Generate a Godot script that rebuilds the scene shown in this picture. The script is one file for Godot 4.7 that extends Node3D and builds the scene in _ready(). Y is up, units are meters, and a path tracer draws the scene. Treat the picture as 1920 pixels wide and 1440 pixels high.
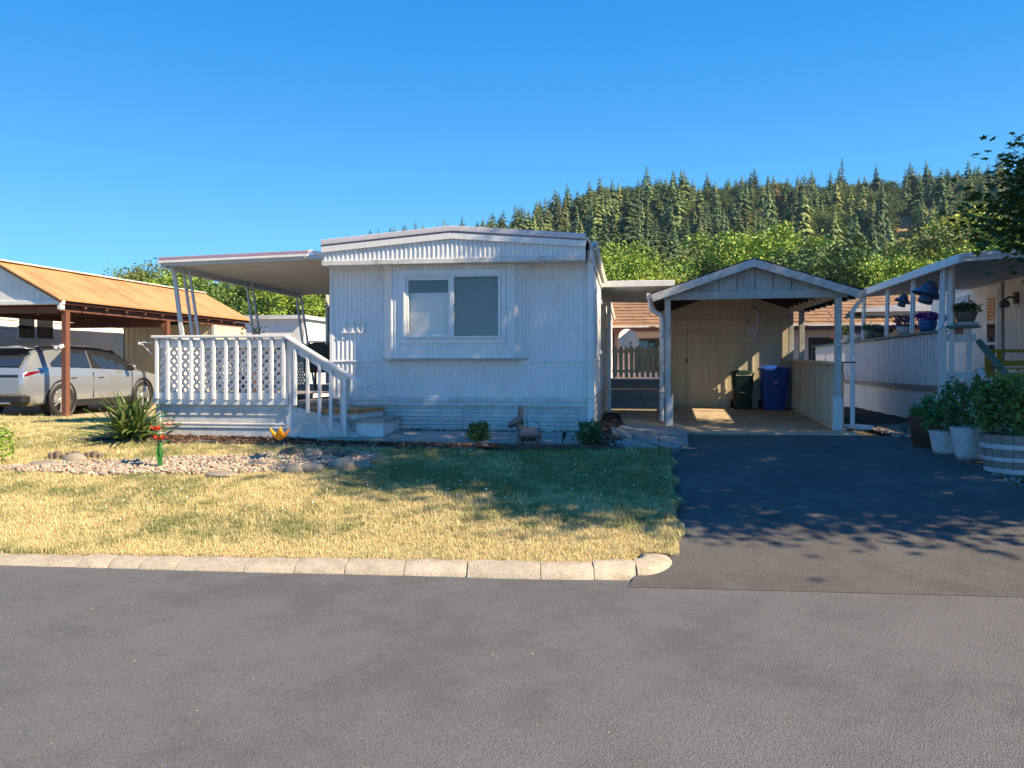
extends Node3D
# A pale single-wide mobile home with porch, carport and driveway; metres, y up, the camera looks along -z.

class B:
	var v := PackedVector3Array()
	var n := PackedVector3Array()
	var c := PackedColorArray()
	var col := Color.WHITE
	var tinted := false
	var xf := Transform3D()
	func trin(a: Vector3, b: Vector3, d: Vector3, na: Vector3, nb: Vector3, nd: Vector3) -> void:
		v.append(xf * a); v.append(xf * d); v.append(xf * b)
		n.append((xf.basis * na).normalized()); n.append((xf.basis * nd).normalized()); n.append((xf.basis * nb).normalized())
		if tinted:
			c.append(col); c.append(col); c.append(col)
	func tri(a: Vector3, b: Vector3, d: Vector3) -> void:
		var m := (b - a).cross(d - a)
		if m.length_squared() < 1e-16:
			return
		m = m.normalized()
		trin(a, b, d, m, m, m)
	func quad(a: Vector3, b: Vector3, d: Vector3, e: Vector3) -> void:
		tri(a, b, d)
		tri(a, d, e)
	func tri_out(a: Vector3, b: Vector3, d: Vector3, mid: Vector3) -> void:
		if (b - a).cross(d - a).dot((a + b + d) / 3.0 - mid) >= 0.0:
			tri(a, b, d)
		else:
			tri(a, d, b)
	func quad_out(a: Vector3, b: Vector3, d: Vector3, e: Vector3, mid: Vector3) -> void:
		tri_out(a, b, d, mid)
		tri_out(a, d, e, mid)
	func box(lo: Vector3, hi: Vector3) -> void:
		hexa([Vector3(lo.x, lo.y, hi.z), Vector3(hi.x, lo.y, hi.z), Vector3(hi.x, lo.y, lo.z), Vector3(lo.x, lo.y, lo.z)],
			[Vector3(lo.x, hi.y, hi.z), Vector3(hi.x, hi.y, hi.z), Vector3(hi.x, hi.y, lo.z), Vector3(lo.x, hi.y, lo.z)])
	func hexa(q: Array, t: Array) -> void:
		var mid := Vector3.ZERO
		for i in 4:
			mid += (q[i] + t[i]) / 8.0
		quad_out(q[0], q[1], q[2], q[3], mid)
		quad_out(t[0], t[1], t[2], t[3], mid)
		for i in 4:
			var j := (i + 1) % 4
			quad_out(q[i], q[j], t[j], t[i], mid)
	func cbox(lo: Vector3, hi: Vector3, k: float) -> void:
		var mid := (lo + hi) / 2.0
		var h := (hi - lo) / 2.0
		k = minf(k, minf(h.x, minf(h.y, h.z)) * 0.8)
		var f := func(ax: int, s: Vector3) -> Vector3:
			var p := h - Vector3.ONE * k
			p[ax] = h[ax]
			return mid + p * s
		for ax in 3:
			var u := (ax + 1) % 3
			var w := (ax + 2) % 3
			for sa in [-1.0, 1.0]:
				var q := []
				for pr in [[-1.0, -1.0], [1.0, -1.0], [1.0, 1.0], [-1.0, 1.0]]:
					var s := Vector3.ONE
					s[ax] = sa; s[u] = pr[0]; s[w] = pr[1]
					q.append(f.call(ax, s))
				quad_out(q[0], q[1], q[2], q[3], mid)
				for su in [-1.0, 1.0]:
					var s1 := Vector3.ONE
					s1[ax] = sa; s1[u] = su; s1[w] = -1.0
					var s2 := s1
					s2[w] = 1.0
					quad_out(f.call(ax, s1), f.call(ax, s2), f.call(u, s2), f.call(u, s1), mid)
		for sx in [-1.0, 1.0]:
			for sy in [-1.0, 1.0]:
				for sz in [-1.0, 1.0]:
					var s := Vector3(sx, sy, sz)
					tri_out(f.call(0, s), f.call(1, s), f.call(2, s), mid)
	func beam(a: Vector3, b: Vector3, w: float, h: float, up := Vector3.UP, k := 0.004) -> void:
		# a board from a to b, w across, h along up
		var z := (b - a).normalized()
		if absf(z.dot(up)) > 0.98:
			up = Vector3.FORWARD
		var x := up.cross(z).normalized()
		var y := z.cross(x)
		var keep := xf
		xf = xf * Transform3D(Basis(x, y, z), (a + b) / 2.0)
		var l := a.distance_to(b) / 2.0
		if k > 0.0:
			cbox(Vector3(-w / 2, -h / 2, -l), Vector3(w / 2, h / 2, l), k)
		else:
			box(Vector3(-w / 2, -h / 2, -l), Vector3(w / 2, h / 2, l))
		xf = keep
	func surf(rows: Array, flip := false, wrap := false) -> void:
		# smooth surface through rows of points
		var nr := rows.size()
		var nc: int = rows[0].size()
		var nn := []
		for i in nr:
			var r := PackedVector3Array()
			for j in nc:
				var du: Vector3 = rows[mini(i + 1, nr - 1)][j] - rows[maxi(i - 1, 0)][j]
				var j1 := j + 1
				var j0 := j - 1
				if wrap:
					j1 = 1 if j == nc - 1 else j1
					j0 = nc - 2 if j == 0 else j0
				else:
					j1 = mini(j1, nc - 1); j0 = maxi(j0, 0)
				var dv: Vector3 = rows[i][j1] - rows[i][j0]
				var m := dv.cross(du)
				if flip:
					m = -m
				r.append(m.normalized() if m.length_squared() > 1e-14 else Vector3.ZERO)
			nn.append(r)
		for i in nr - 1:
			for j in nc - 1:
				var q := [[i, j], [i, j + 1], [i + 1, j + 1], [i + 1, j]]
				if flip:
					q = [[i, j], [i + 1, j], [i + 1, j + 1], [i, j + 1]]
				for t in [[0, 1, 2], [0, 2, 3]]:
					var p := []
					var m := []
					for k in t:
						p.append(rows[q[k][0]][q[k][1]])
						m.append(nn[q[k][0]][q[k][1]])
					var g: Vector3 = (p[1] - p[0]).cross(p[2] - p[0])
					if g.length_squared() < 1e-16:
						continue
					g = g.normalized()
					for k in 3:
						if m[k].dot(g) < 0.2:
							m[k] = g
					trin(p[0], p[1], p[2], m[0], m[1], m[2])
	func tube(pts: Array, r: float, sides := 8, r2 := -1.0) -> void:
		if r2 < 0.0:
			r2 = r
		var rows := []
		var last_x := Vector3.ZERO
		for i in pts.size():
			var t: Vector3 = (pts[mini(i + 1, pts.size() - 1)] - pts[maxi(i - 1, 0)]).normalized()
			var x := last_x
			if x == Vector3.ZERO:
				x = t.cross(Vector3.UP if absf(t.y) < 0.9 else Vector3.RIGHT)
			x = (x - t * x.dot(t)).normalized()
			last_x = x
			var y := t.cross(x)
			var row := PackedVector3Array()
			var rr := lerpf(r, r2, float(i) / maxf(1.0, pts.size() - 1))
			for k in sides + 1:
				var a := TAU * k / sides
				row.append(pts[i] + (x * cos(a) + y * sin(a)) * rr)
			rows.append(row)
		surf(rows, false, true)
		for e in [0, pts.size() - 1]:
			for k in sides:
				if e == 0:
					tri(pts[0], rows[0][k + 1], rows[0][k])
				else:
					tri(pts[e], rows[e][k], rows[e][k + 1])
	func lathe(prof: Array, sides := 20, flat := 0.0) -> void:
		# profile of (radius, height) from the bottom up; flat > 0 makes flutes
		var rows := []
		for p in prof:
			var row := PackedVector3Array()
			for k in sides + 1:
				var a := TAU * k / sides
				var r: float = p.x * (1.0 - (flat if k % 2 else 0.0))
				row.append(Vector3(cos(a) * r, p.y, -sin(a) * r))
			rows.append(row)
		surf(rows, false, true)
	func extrude(poly: PackedVector2Array, z0: float, z1: float) -> void:
		if Geometry2D.is_polygon_clockwise(poly):
			poly.reverse()
		var t := Geometry2D.triangulate_polygon(poly)
		for i in range(0, t.size(), 3):
			var a := poly[t[i]]
			var b := poly[t[i + 1]]
			var d := poly[t[i + 2]]
			if (b - a).cross(d - a) < 0.0:
				var s := b
				b = d; d = s
			tri(Vector3(a.x, a.y, z1), Vector3(b.x, b.y, z1), Vector3(d.x, d.y, z1))
			tri(Vector3(a.x, a.y, z0), Vector3(d.x, d.y, z0), Vector3(b.x, b.y, z0))
		for i in poly.size():
			var a := poly[i]
			var b := poly[(i + 1) % poly.size()]
			quad(Vector3(a.x, a.y, z1), Vector3(a.x, a.y, z0), Vector3(b.x, b.y, z0), Vector3(b.x, b.y, z1))
	func ribs(x0: float, x1: float, y0: float, top: Array, z: float, pitch: float, d: float) -> void:
		# vertically ribbed sheet facing +z; top is a polyline of (x, y)
		var xs := []
		var k := floorf(x0 / pitch)
		while k * pitch < x1:
			for s in [[0.0, 0.0], [0.46, 0.0], [0.6, 1.0], [0.86, 1.0]]:
				var x: float = (k + s[0]) * pitch
				if x > x0 + 1e-4 and x < x1 - 1e-4:
					xs.append([x, z + d * s[1]])
			k += 1.0
		xs.push_front([x0, z]); xs.push_back([x1, z])
		for i in xs.size() - 1:
			var ya := B.along(top, xs[i][0])
			var yb := B.along(top, xs[i + 1][0])
			quad(Vector3(xs[i][0], y0, xs[i][1]), Vector3(xs[i + 1][0], y0, xs[i + 1][1]), Vector3(xs[i + 1][0], yb, xs[i + 1][1]), Vector3(xs[i][0], ya, xs[i][1]))
	static func along(p: Array, x: float) -> float:
		if x <= p[0].x:
			return p[0].y
		for i in p.size() - 1:
			if x <= p[i + 1].x:
				return lerpf(p[i].y, p[i + 1].y, (x - p[i].x) / maxf(1e-6, p[i + 1].x - p[i].x))
		return p[-1].y
	func lap(prof: Array, x0: float, x1: float) -> void:
		# a profile of (z, y) from the top down, swept along x, facing +z
		for i in prof.size() - 1:
			var a: Vector2 = prof[i]
			var b: Vector2 = prof[i + 1]
			quad(Vector3(x0, b.y, b.x), Vector3(x1, b.y, b.x), Vector3(x1, a.y, a.x), Vector3(x0, a.y, a.x))
	func blob(at: Vector3, r: Vector3, rough: float, key: float, nu := 12, nv := 8) -> void:
		var rows := []
		for i in nv + 1:
			var row := PackedVector3Array()
			var th := PI * i / nv
			for j in nu + 1:
				var ph := TAU * j / nu
				var d := Vector3(sin(th) * cos(ph), cos(th), sin(th) * sin(ph))
				var w := 1.0 + rough * (sin(d.x * 3.1 + key * 1.7) + sin(d.y * 2.7 + key * 2.9) + sin(d.z * 3.7 + key * 4.1) + 0.5 * sin(d.x * 7.0 + d.z * 6.0 + key))
				row.append(at + d * r * w)
			rows.append(row)
		surf(rows, false, true)
	func mesh() -> ArrayMesh:
		var a := []
		a.resize(Mesh.ARRAY_MAX)
		a[Mesh.ARRAY_VERTEX] = v
		a[Mesh.ARRAY_NORMAL] = n
		if tinted:
			a[Mesh.ARRAY_COLOR] = c
		var m := ArrayMesh.new()
		m.add_surface_from_arrays(Mesh.PRIMITIVE_TRIANGLES, a)
		return m

var M := {}
var taken := {}
var rng := RandomNumberGenerator.new()
var patch := FastNoiseLite.new()

func R(a: float, b: float) -> float:
	return rng.randf_range(a, b)
func V(x: float, y: float, z: float) -> Vector3:
	return Vector3(x, y, z)

# ---- naming and grouping
func numbered(called: String) -> String:
	var k: int = taken.get(called, 0)
	taken[called] = k + 1
	return called if k == 0 else "%s_%03d" % [called, k]
func tag(o: Node, label: String, category: String, group := "") -> void:
	o.set_meta("label", label)
	o.set_meta("category", category)
	if group:
		o.set_meta("group", group)
func thing(called: String, label: String, category: String, at := Vector3.ZERO, yaw := 0.0, group := "") -> Node3D:
	var o := Node3D.new()
	o.name = numbered(called)
	add_child(o)
	o.position = at
	o.rotation.y = -deg_to_rad(yaw)
	if yaw == RH_YAW:
		o.scale = Vector3.ONE * 1.2
	tag(o, label, category, group)
	return o
func part(b: B, called: String, m: Material, parent: Node3D) -> MeshInstance3D:
	return part_mesh(b.mesh(), called, m, parent)
func part_mesh(m: Mesh, called: String, mt: Material, parent: Node3D, at := Transform3D()) -> MeshInstance3D:
	var o := MeshInstance3D.new()
	o.name = called
	o.mesh = m
	o.material_override = mt
	o.transform = at
	parent.add_child(o, true)
	return o
func single(b: B, called: String, label: String, category: String, m: Material, at := Vector3.ZERO, yaw := 0.0, group := "") -> MeshInstance3D:
	var o := MeshInstance3D.new()
	o.name = numbered(called)
	o.mesh = b.mesh()
	o.material_override = m
	add_child(o)
	o.position = at
	o.rotation.y = -deg_to_rad(yaw)
	tag(o, label, category, group)
	return o
func struct(b: B, called: String, m: Material) -> MeshInstance3D:
	var o := MeshInstance3D.new()
	o.name = numbered(called)
	o.mesh = b.mesh()
	o.material_override = m
	add_child(o)
	o.set_meta("kind", "structure")
	return o
func many(called: String, label: String, category: String, m: Mesh, mt: Material, places: Array, tints: Array) -> MultiMeshInstance3D:
	var mm := MultiMesh.new()
	mm.transform_format = MultiMesh.TRANSFORM_3D
	mm.use_colors = not tints.is_empty()
	mm.mesh = m
	mm.instance_count = places.size()
	for i in places.size():
		mm.set_instance_transform(i, places[i])
		if mm.use_colors:
			mm.set_instance_color(i, tints[i])
	var o := MultiMeshInstance3D.new()
	o.name = numbered(called)
	o.multimesh = mm
	o.material_override = mt
	add_child(o)
	tag(o, label, category)
	o.set_meta("kind", "stuff")
	return o
func cb(lo: Vector3, hi: Vector3, k := 0.006) -> B:
	var b := B.new()
	b.cbox(lo, hi, k)
	return b

# ---- materials: colours given as linear base colours
# tileable noise from layers of smoothly enlarged random grids; each layer is [cells across, weight]
func field(layers: Array, seed_: int, size := 512) -> PackedFloat32Array:
	var r := RandomNumberGenerator.new()
	r.seed = seed_
	var sum := PackedFloat32Array()
	sum.resize(size * size)
	for l in layers:
		var nx: int = l[0]
		var ny: int = l[2] if l.size() > 2 else nx
		var cells := PackedFloat32Array()
		for i in nx * ny:
			cells.append(r.randf())
		var pad := PackedFloat32Array()
		for y in ny + 8:
			for x in nx + 8:
				pad.append(cells[posmod(y - 4, ny) * nx + posmod(x - 4, nx)])
		var im := Image.create_from_data(nx + 8, ny + 8, false, Image.FORMAT_RF, pad.to_byte_array())
		var kx := size / nx
		var ky := size / ny
		im.resize((nx + 8) * kx, (ny + 8) * ky, Image.INTERPOLATE_CUBIC)
		im = im.get_region(Rect2i(4 * kx, 4 * ky, size, size))
		var d := im.get_data().to_float32_array()
		var w: float = l[1]
		for i in d.size():
			sum[i] += d[i] * w
	var mean := 0.0
	var sq := 0.0
	for i in range(0, sum.size(), 7):
		mean += sum[i]
		sq += sum[i] * sum[i]
	var n := float(sum.size() / 7 + 1)
	mean /= n
	var dev := sqrt(maxf(sq / n - mean * mean, 1e-8))
	for i in sum.size():
		sum[i] = clampf(0.5 + (sum[i] - mean) / (dev * 4.6), 0.0, 1.0)
	return sum
func tex_of(f: PackedFloat32Array, stops: Array) -> ImageTexture:
	# stops of [value, linear colour]
	var lut := PackedByteArray()
	var g := Gradient.new()
	g.offsets = PackedFloat32Array(stops.map(func(s): return s[0]))
	g.colors = PackedColorArray(stops.map(func(s): return s[1]))
	for i in 256:
		var c := g.sample(i / 255.0).linear_to_srgb()
		lut.append(c.r8); lut.append(c.g8); lut.append(c.b8)
	var out := PackedByteArray()
	out.resize(f.size() * 3)
	for i in f.size():
		var k := int(f[i] * 255.0) * 3
		out[i * 3] = lut[k]
		out[i * 3 + 1] = lut[k + 1]
		out[i * 3 + 2] = lut[k + 2]
	var n := int(sqrt(f.size()))
	return ImageTexture.create_from_image(Image.create_from_data(n, n, false, Image.FORMAT_RGB8, out))
func grey(f: PackedFloat32Array, lo: float, hi: float, mid := -1.0) -> ImageTexture:
	var s := [[0.0, Color(lo, lo, lo)], [1.0, Color(hi, hi, hi)]]
	if mid >= 0.0:
		s.insert(1, [0.5, Color(mid, mid, mid)])
	return tex_of(f, s)
var T := {}
func mat(called: String, c: Color, rough: float, tex = null, scale := Vector3.ONE, world := true) -> StandardMaterial3D:
	var m := StandardMaterial3D.new()
	m.resource_name = called
	m.albedo_color = c.linear_to_srgb()
	m.roughness = rough
	m.metallic_specular = 0.4
	if tex:
		m.albedo_texture = tex
		m.uv1_triplanar = true
		m.uv1_world_triplanar = world
		m.uv1_scale = scale
	M[called] = m
	return m
func relief(m: StandardMaterial3D, tex: Texture2D, cm: float) -> void:
	m.heightmap_enabled = true
	m.heightmap_texture = tex
	m.heightmap_scale = cm
func over(m: StandardMaterial3D, tex: Texture2D, scale: Vector3) -> void:
	m.detail_enabled = true
	m.detail_albedo = tex
	m.detail_blend_mode = BaseMaterial3D.BLEND_MODE_MUL
	m.detail_uv_layer = BaseMaterial3D.DETAIL_UV_2
	m.uv2_triplanar = true
	m.uv2_world_triplanar = true
	m.uv2_scale = scale
func make_materials() -> void:
	var grit := field([[256, 1.0], [128, 0.8], [64, 0.3]], 1)
	var soft := field([[8, 1.0], [16, 0.8], [32, 0.6], [64, 0.45], [128, 0.35], [256, 0.2]], 2)
	var mixed := field([[4, 0.5], [8, 0.7], [16, 0.7], [32, 0.6], [64, 0.5], [128, 0.4], [256, 0.3]], 3)
	var lines := field([[64, 1.0, 4], [128, 0.8, 8], [256, 0.5, 8], [16, 0.5, 4]], 4)
	T.fine = grey(field([[64, 1.0], [128, 0.8], [256, 0.5]], 5), 0.72, 1.0)
	T.speck = grey(grit, 0.3, 1.0, 0.8)
	T.road = grey(field([[256, 1.0], [128, 0.7], [64, 0.25]], 21), 0.42, 1.0, 0.78)
	T.dirt = grey(mixed, 0.86, 1.0, 0.97)
	T.blotch = grey(soft, 0.66, 1.0)
	T.faint = grey(soft, 0.87, 1.0)
	T.cloud = grey(mixed, 0.74, 1.0, 0.92)
	T.streak = grey(lines, 0.84, 1.0)
	T.clean = grey(lines, 0.93, 1.0)
	T.grain = grey(lines, 0.62, 1.0)
	T.grain_soft = grey(lines, 0.86, 1.0)
	T.bump = grey(grit, 0.0, 1.0)
	T.lump = grey(soft, 0.0, 1.0)
	T.flake = grey(mixed, 0.55, 1.0, 0.9)
	T.thatch = tex_of(soft, [[0.0, Color(0.2, 0.18, 0.07)], [0.45, Color(0.42, 0.34, 0.15)], [1.0, Color(0.54, 0.44, 0.22)]])
	T.hill = tex_of(mixed, [[0.0, Color(0.06, 0.08, 0.025)], [0.55, Color(0.14, 0.14, 0.05)], [0.8, Color(0.3, 0.2, 0.1)], [1.0, Color(0.4, 0.27, 0.14)]])
	var W := Color(0.8, 0.8, 0.8)
	var m := mat("asphalt", Color(0.172, 0.174, 0.18), 0.85, T.road, V(1.7, 1.7, 1.7))
	over(m, T.cloud, V(0.17, 0.17, 0.17)); relief(m, T.bump, 0.6)
	m = mat("driveway_asphalt", Color(0.15, 0.143, 0.14), 0.88, T.speck, V(1.9, 1.9, 1.9))
	over(m, T.blotch, V(0.31, 0.31, 0.31)); relief(m, T.bump, 0.5)
	m = mat("worn_asphalt", Color(0.215, 0.19, 0.165), 0.92, T.speck, V(3.1, 3.1, 3.1))
	over(m, T.blotch, V(0.6, 0.6, 0.6)); relief(m, T.bump, 0.5)
	m = mat("kerb_concrete", Color(0.66, 0.58, 0.46), 0.92, T.speck, V(2.0, 2.0, 2.0))
	over(m, T.blotch, V(0.8, 0.8, 0.8)); relief(m, T.bump, 0.6)
	m = mat("concrete", Color(0.4, 0.38, 0.35), 0.85, T.fine, V(1.7, 1.7, 1.7))
	over(m, T.blotch, V(0.45, 0.45, 0.45)); relief(m, T.bump, 0.2)
	m = mat("tan_concrete", Color(0.56, 0.46, 0.32), 0.8, T.fine, V(1.3, 1.3, 1.3))
	over(m, T.flake, V(0.33, 0.33, 0.33)); relief(m, T.bump, 0.15)
	m = mat("soil", Color(0.2, 0.165, 0.1), 0.95, T.speck, V(2, 2, 2))
	over(m, T.blotch, V(0.5, 0.5, 0.5))
	m = mat("thatch", Color.WHITE, 0.95, T.thatch, V(0.7, 0.7, 0.7))
	over(m, T.speck, V(3, 3, 3)); relief(m, T.bump, 1.0)
	m = mat("mulch", Color(0.07, 0.042, 0.03), 0.95, T.speck, V(2.5, 2.5, 2.5)); relief(m, T.bump, 1.5)
	m = mat("hill_soil", Color.WHITE, 0.95, T.hill, V(0.02, 0.02, 0.02))
	m = mat("dry_slope", Color(0.36, 0.25, 0.13), 0.95, T.flake, V(0.05, 0.05, 0.05))
	# painted metal and wood
	m = mat("siding", W, 0.4, T.clean, V(1.4, 0.25, 1.4)); over(m, T.dirt, V(0.6, 0.6, 0.6))
	m = mat("trim_white", Color(0.84, 0.84, 0.83), 0.45, T.faint, V(1.2, 0.6, 1.2)); over(m, T.streak, V(2.5, 0.7, 2.5))
	m = mat("weathered_trim", Color(0.72, 0.71, 0.69), 0.55, T.flake, V(0.9, 0.5, 0.9)); over(m, T.faint, V(1.6, 1.6, 1.6))
	m = mat("skirting", Color(0.74, 0.74, 0.73), 0.45, T.streak, V(0.3, 1.5, 1.3)); over(m, T.blotch, V(0.5, 0.9, 0.5))
	m = mat("roof_edge", Color(0.62, 0.59, 0.62), 0.45, T.faint, V(1, 1, 1))
	mat("white_roof", Color(0.7, 0.7, 0.7), 0.6, T.blotch, V(0.5, 0.5, 0.5))
	m = mat("painted_wood", Color(0.78, 0.78, 0.79), 0.55, T.faint, V(3, 1, 3)); over(m, T.grain, V(8, 1.0, 8))
	m.detail_albedo = T.grain_soft
	m = mat("worn_wood", Color(0.45, 0.43, 0.41), 0.8, T.flake, V(1.3, 3, 1.3)); over(m, T.grain, V(1.0, 9, 6))
	m = mat("orange_wood", Color(0.62, 0.31, 0.11), 0.7, T.grain, V(1, 6, 6)); over(m, T.flake, V(2, 2, 2))
	mat("pan_metal", Color(0.6, 0.6, 0.6), 0.4, T.faint, V(1, 1, 1))
	mat("post_metal", Color(0.6, 0.6, 0.585), 0.45, T.streak, V(3, 0.6, 3))
	mat("purple_trim", Color(0.4, 0.3, 0.38), 0.5, T.streak, V(1, 3, 1))
	mat("number_white", Color(0.85, 0.85, 0.84), 0.5)
	m = mat("carport_grey", Color(0.56, 0.58, 0.57), 0.6, T.streak, V(2, 0.4, 2)); over(m, T.blotch, V(0.7, 0.7, 0.7))
	m = mat("carport_trim", Color(0.58, 0.59, 0.58), 0.55, T.flake, V(0.8, 0.8, 0.8)); over(m, T.faint, V(2, 2, 2))
	m = mat("beige_board", Color(0.74, 0.67, 0.52), 0.65, T.faint, V(1.5, 0.4, 1.5)); over(m, T.streak, V(2, 0.4, 2))
	m = mat("shingle_dark", Color(0.05, 0.048, 0.045), 0.9, T.speck, V(2, 2, 2))
	m = mat("shingle_brown", Color(0.42, 0.25, 0.14), 0.9, T.speck, V(1, 1, 1)); over(m, T.blotch, V(0.4, 0.4, 0.4))
	m = mat("dark_wood", Color(0.06, 0.05, 0.045), 0.8, T.grain, V(4, 4, 1))
	m = mat("slate_wood", Color(0.3, 0.33, 0.36), 0.75, T.grain, V(1, 7, 5))
	m = mat("rust_roof", Color(0.55, 0.3, 0.13), 0.75, T.flake, V(0.35, 0.35, 0.35)); over(m, T.streak, V(0.7, 0.7, 2.0))
	m = mat("brown_wood", Color(0.2, 0.085, 0.055), 0.7, T.grain, V(5, 1, 5))
	mat("pale_gutter", Color(0.74, 0.72, 0.68), 0.45, T.flake, V(1.5, 0.8, 1.5))
	m = mat("pink_wall", Color(0.66, 0.5, 0.45), 0.75, T.faint, V(1, 1, 1))
	mat("maroon", Color(0.13, 0.05, 0.045), 0.6)
	mat("white_wall", Color(0.76, 0.76, 0.74), 0.6, T.faint, V(0.7, 0.4, 0.7))
	mat("cream_wall", Color(0.72, 0.68, 0.62), 0.6, T.faint, V(0.7, 0.4, 0.7))
	mat("grey_roof", Color(0.42, 0.42, 0.42), 0.6, T.faint, V(0.5, 0.5, 0.5))
	mat("green_paint", Color(0.13, 0.2, 0.18), 0.6, T.streak, V(2, 2, 2))
	mat("yellow_paint", Color(0.55, 0.38, 0.04), 0.5, T.grain, V(5, 5, 1))
	# window and car
	var g := mat("glass", Color(0.75, 0.82, 0.85, 0.03), 0.02)
	g.transparency = BaseMaterial3D.TRANSPARENCY_ALPHA
	g.metallic_specular = 0.5
	mat("room_paint", Color(0.5, 0.48, 0.45), 0.9)
	mat("blind", Color(0.34, 0.36, 0.37), 0.6)
	mat("shade_cloth", Color(0.62, 0.59, 0.55), 0.8)
	var p := mat("car_paint", Color(0.36, 0.4, 0.45), 0.24)
	p.metallic = 0.55
	p.clearcoat_enabled = true
	p.clearcoat = 1.0
	p.clearcoat_roughness = 0.04
	mat("car_black", Color(0.02, 0.02, 0.022), 0.5)
	var cg := mat("car_glass", Color(0.02, 0.025, 0.03), 0.04)
	cg.metallic_specular = 0.8
	mat("tyre", Color(0.025, 0.025, 0.026), 0.85)
	var al := mat("alloy", Color(0.62, 0.63, 0.65), 0.3)
	al.metallic = 0.8
	mat("tail_red", Color(0.16, 0.006, 0.014), 0.12)
	var ch := mat("chrome", Color(0.7, 0.7, 0.72), 0.15)
	ch.metallic = 1.0
	# smaller things
	mat("bin_green", Color(0.012, 0.03, 0.024), 0.45)
	mat("bin_blue", Color(0.015, 0.07, 0.36), 0.4)
	mat("bin_white", Color(0.7, 0.7, 0.7), 0.5)
	mat("black_iron", Color(0.02, 0.02, 0.02), 0.5)
	mat("galvanised", Color(0.19, 0.17, 0.16), 0.45, T.flake, V(4, 4, 4)).metallic = 0.5
	mat("red_petal", Color(0.6, 0.035, 0.015), 0.4)
	mat("pink_petal", Color(0.75, 0.32, 0.3), 0.5)
	mat("orange_petal", Color(0.78, 0.33, 0.015), 0.4)
	mat("teal_petal", Color(0.03, 0.4, 0.33), 0.4)
	mat("stake_green", Color(0.05, 0.2, 0.05), 0.5)
	m = mat("stone", Color(0.36, 0.32, 0.26), 0.85, T.blotch, V(4, 4, 4)); relief(m, T.bump, 0.5)
	m = mat("dark_stone", Color(0.16, 0.14, 0.12), 0.85, T.blotch, V(4, 4, 4)); relief(m, T.bump, 0.5)
	m = mat("log", Color(0.24, 0.19, 0.15), 0.85, T.grain, V(6, 2, 6)); relief(m, T.bump, 0.5)
	m = mat("timber", Color(0.1, 0.075, 0.06), 0.85, T.grain, V(1, 6, 6))
	m = mat("terracotta", Color(0.13, 0.06, 0.045), 0.8, T.blotch, V(5, 5, 5))
	m = mat("white_pot", Color(0.7, 0.7, 0.7), 0.6, T.blotch, V(3, 3, 3))
	m = mat("barrel_wood", Color(0.36, 0.31, 0.27), 0.8, T.grain, V(8, 1, 8)); over(m, T.flake, V(2, 2, 2))
	mat("barrel_band", Color(0.6, 0.61, 0.62), 0.45, T.flake, V(3, 3, 3))
	mat("blue_glaze", Color(0.02, 0.13, 0.33), 0.2)
	mat("blue_grey", Color(0.1, 0.14, 0.22), 0.5)
	mat("dish", Color(0.7, 0.7, 0.68), 0.5)
	m = mat("bark", Color(0.13, 0.1, 0.075), 0.9, T.grain, V(6, 1, 6)); relief(m, T.lump, 2.0)
	for t in [["leaf", Color.WHITE], ["leaf_maple", Color.WHITE], ["leaf_far", Color.WHITE]]:
		m = mat(t[0], t[1], 0.55)
		m.vertex_color_use_as_albedo = true
		m.backlight_enabled = true
		m.backlight = Color(0.5, 0.55, 0.25)
	M.leaf_far.backlight = Color(0.25, 0.28, 0.12)
	m = mat("blade", Color.WHITE, 0.7)
	m.vertex_color_use_as_albedo = true
	m.backlight_enabled = true
	m.backlight = Color(0.35, 0.35, 0.15)
	m = mat("pebble", Color.WHITE, 0.75, T.fine, V(9, 9, 9))
	m.vertex_color_use_as_albedo = true
	m = mat("chip", Color.WHITE, 0.9)
	m.vertex_color_use_as_albedo = true

# ---- the lie of the land
func tab(x: float, p: Array) -> float:
	return B.along(p, x)
func dist(x: float, zz: float) -> float:
	return zz + 0.091 * x - 5.6
func drive_u(x: float, zz: float) -> float:
	return x - (1.33 + 0.18 * (zz - 6.0))
const YARD := [Vector2(0, 0.015), Vector2(0.25, 0.045), Vector2(0.6, 0.1), Vector2(1.6, 0.28), Vector2(3.4, 0.5), Vector2(4.4, 0.62), Vector2(5.2, 0.65), Vector2(7.0, 0.62), Vector2(8.4, 0.55), Vector2(200, 0.55)]
const DRIVE := [Vector2(0, 0.006), Vector2(0.4, 0.05), Vector2(2.5, 0.33), Vector2(4.0, 0.44), Vector2(6.5, 0.475), Vector2(200, 0.5)]
func yard(x: float, zz: float) -> float:
	return tab(dist(x, zz), YARD)
func drive(x: float, zz: float) -> float:
	return tab(dist(x, zz), DRIVE)
func land(x: float, zz: float) -> float:
	return yard(x, zz) if drive_u(x, zz) < 0.0 else drive(x, zz)

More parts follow.
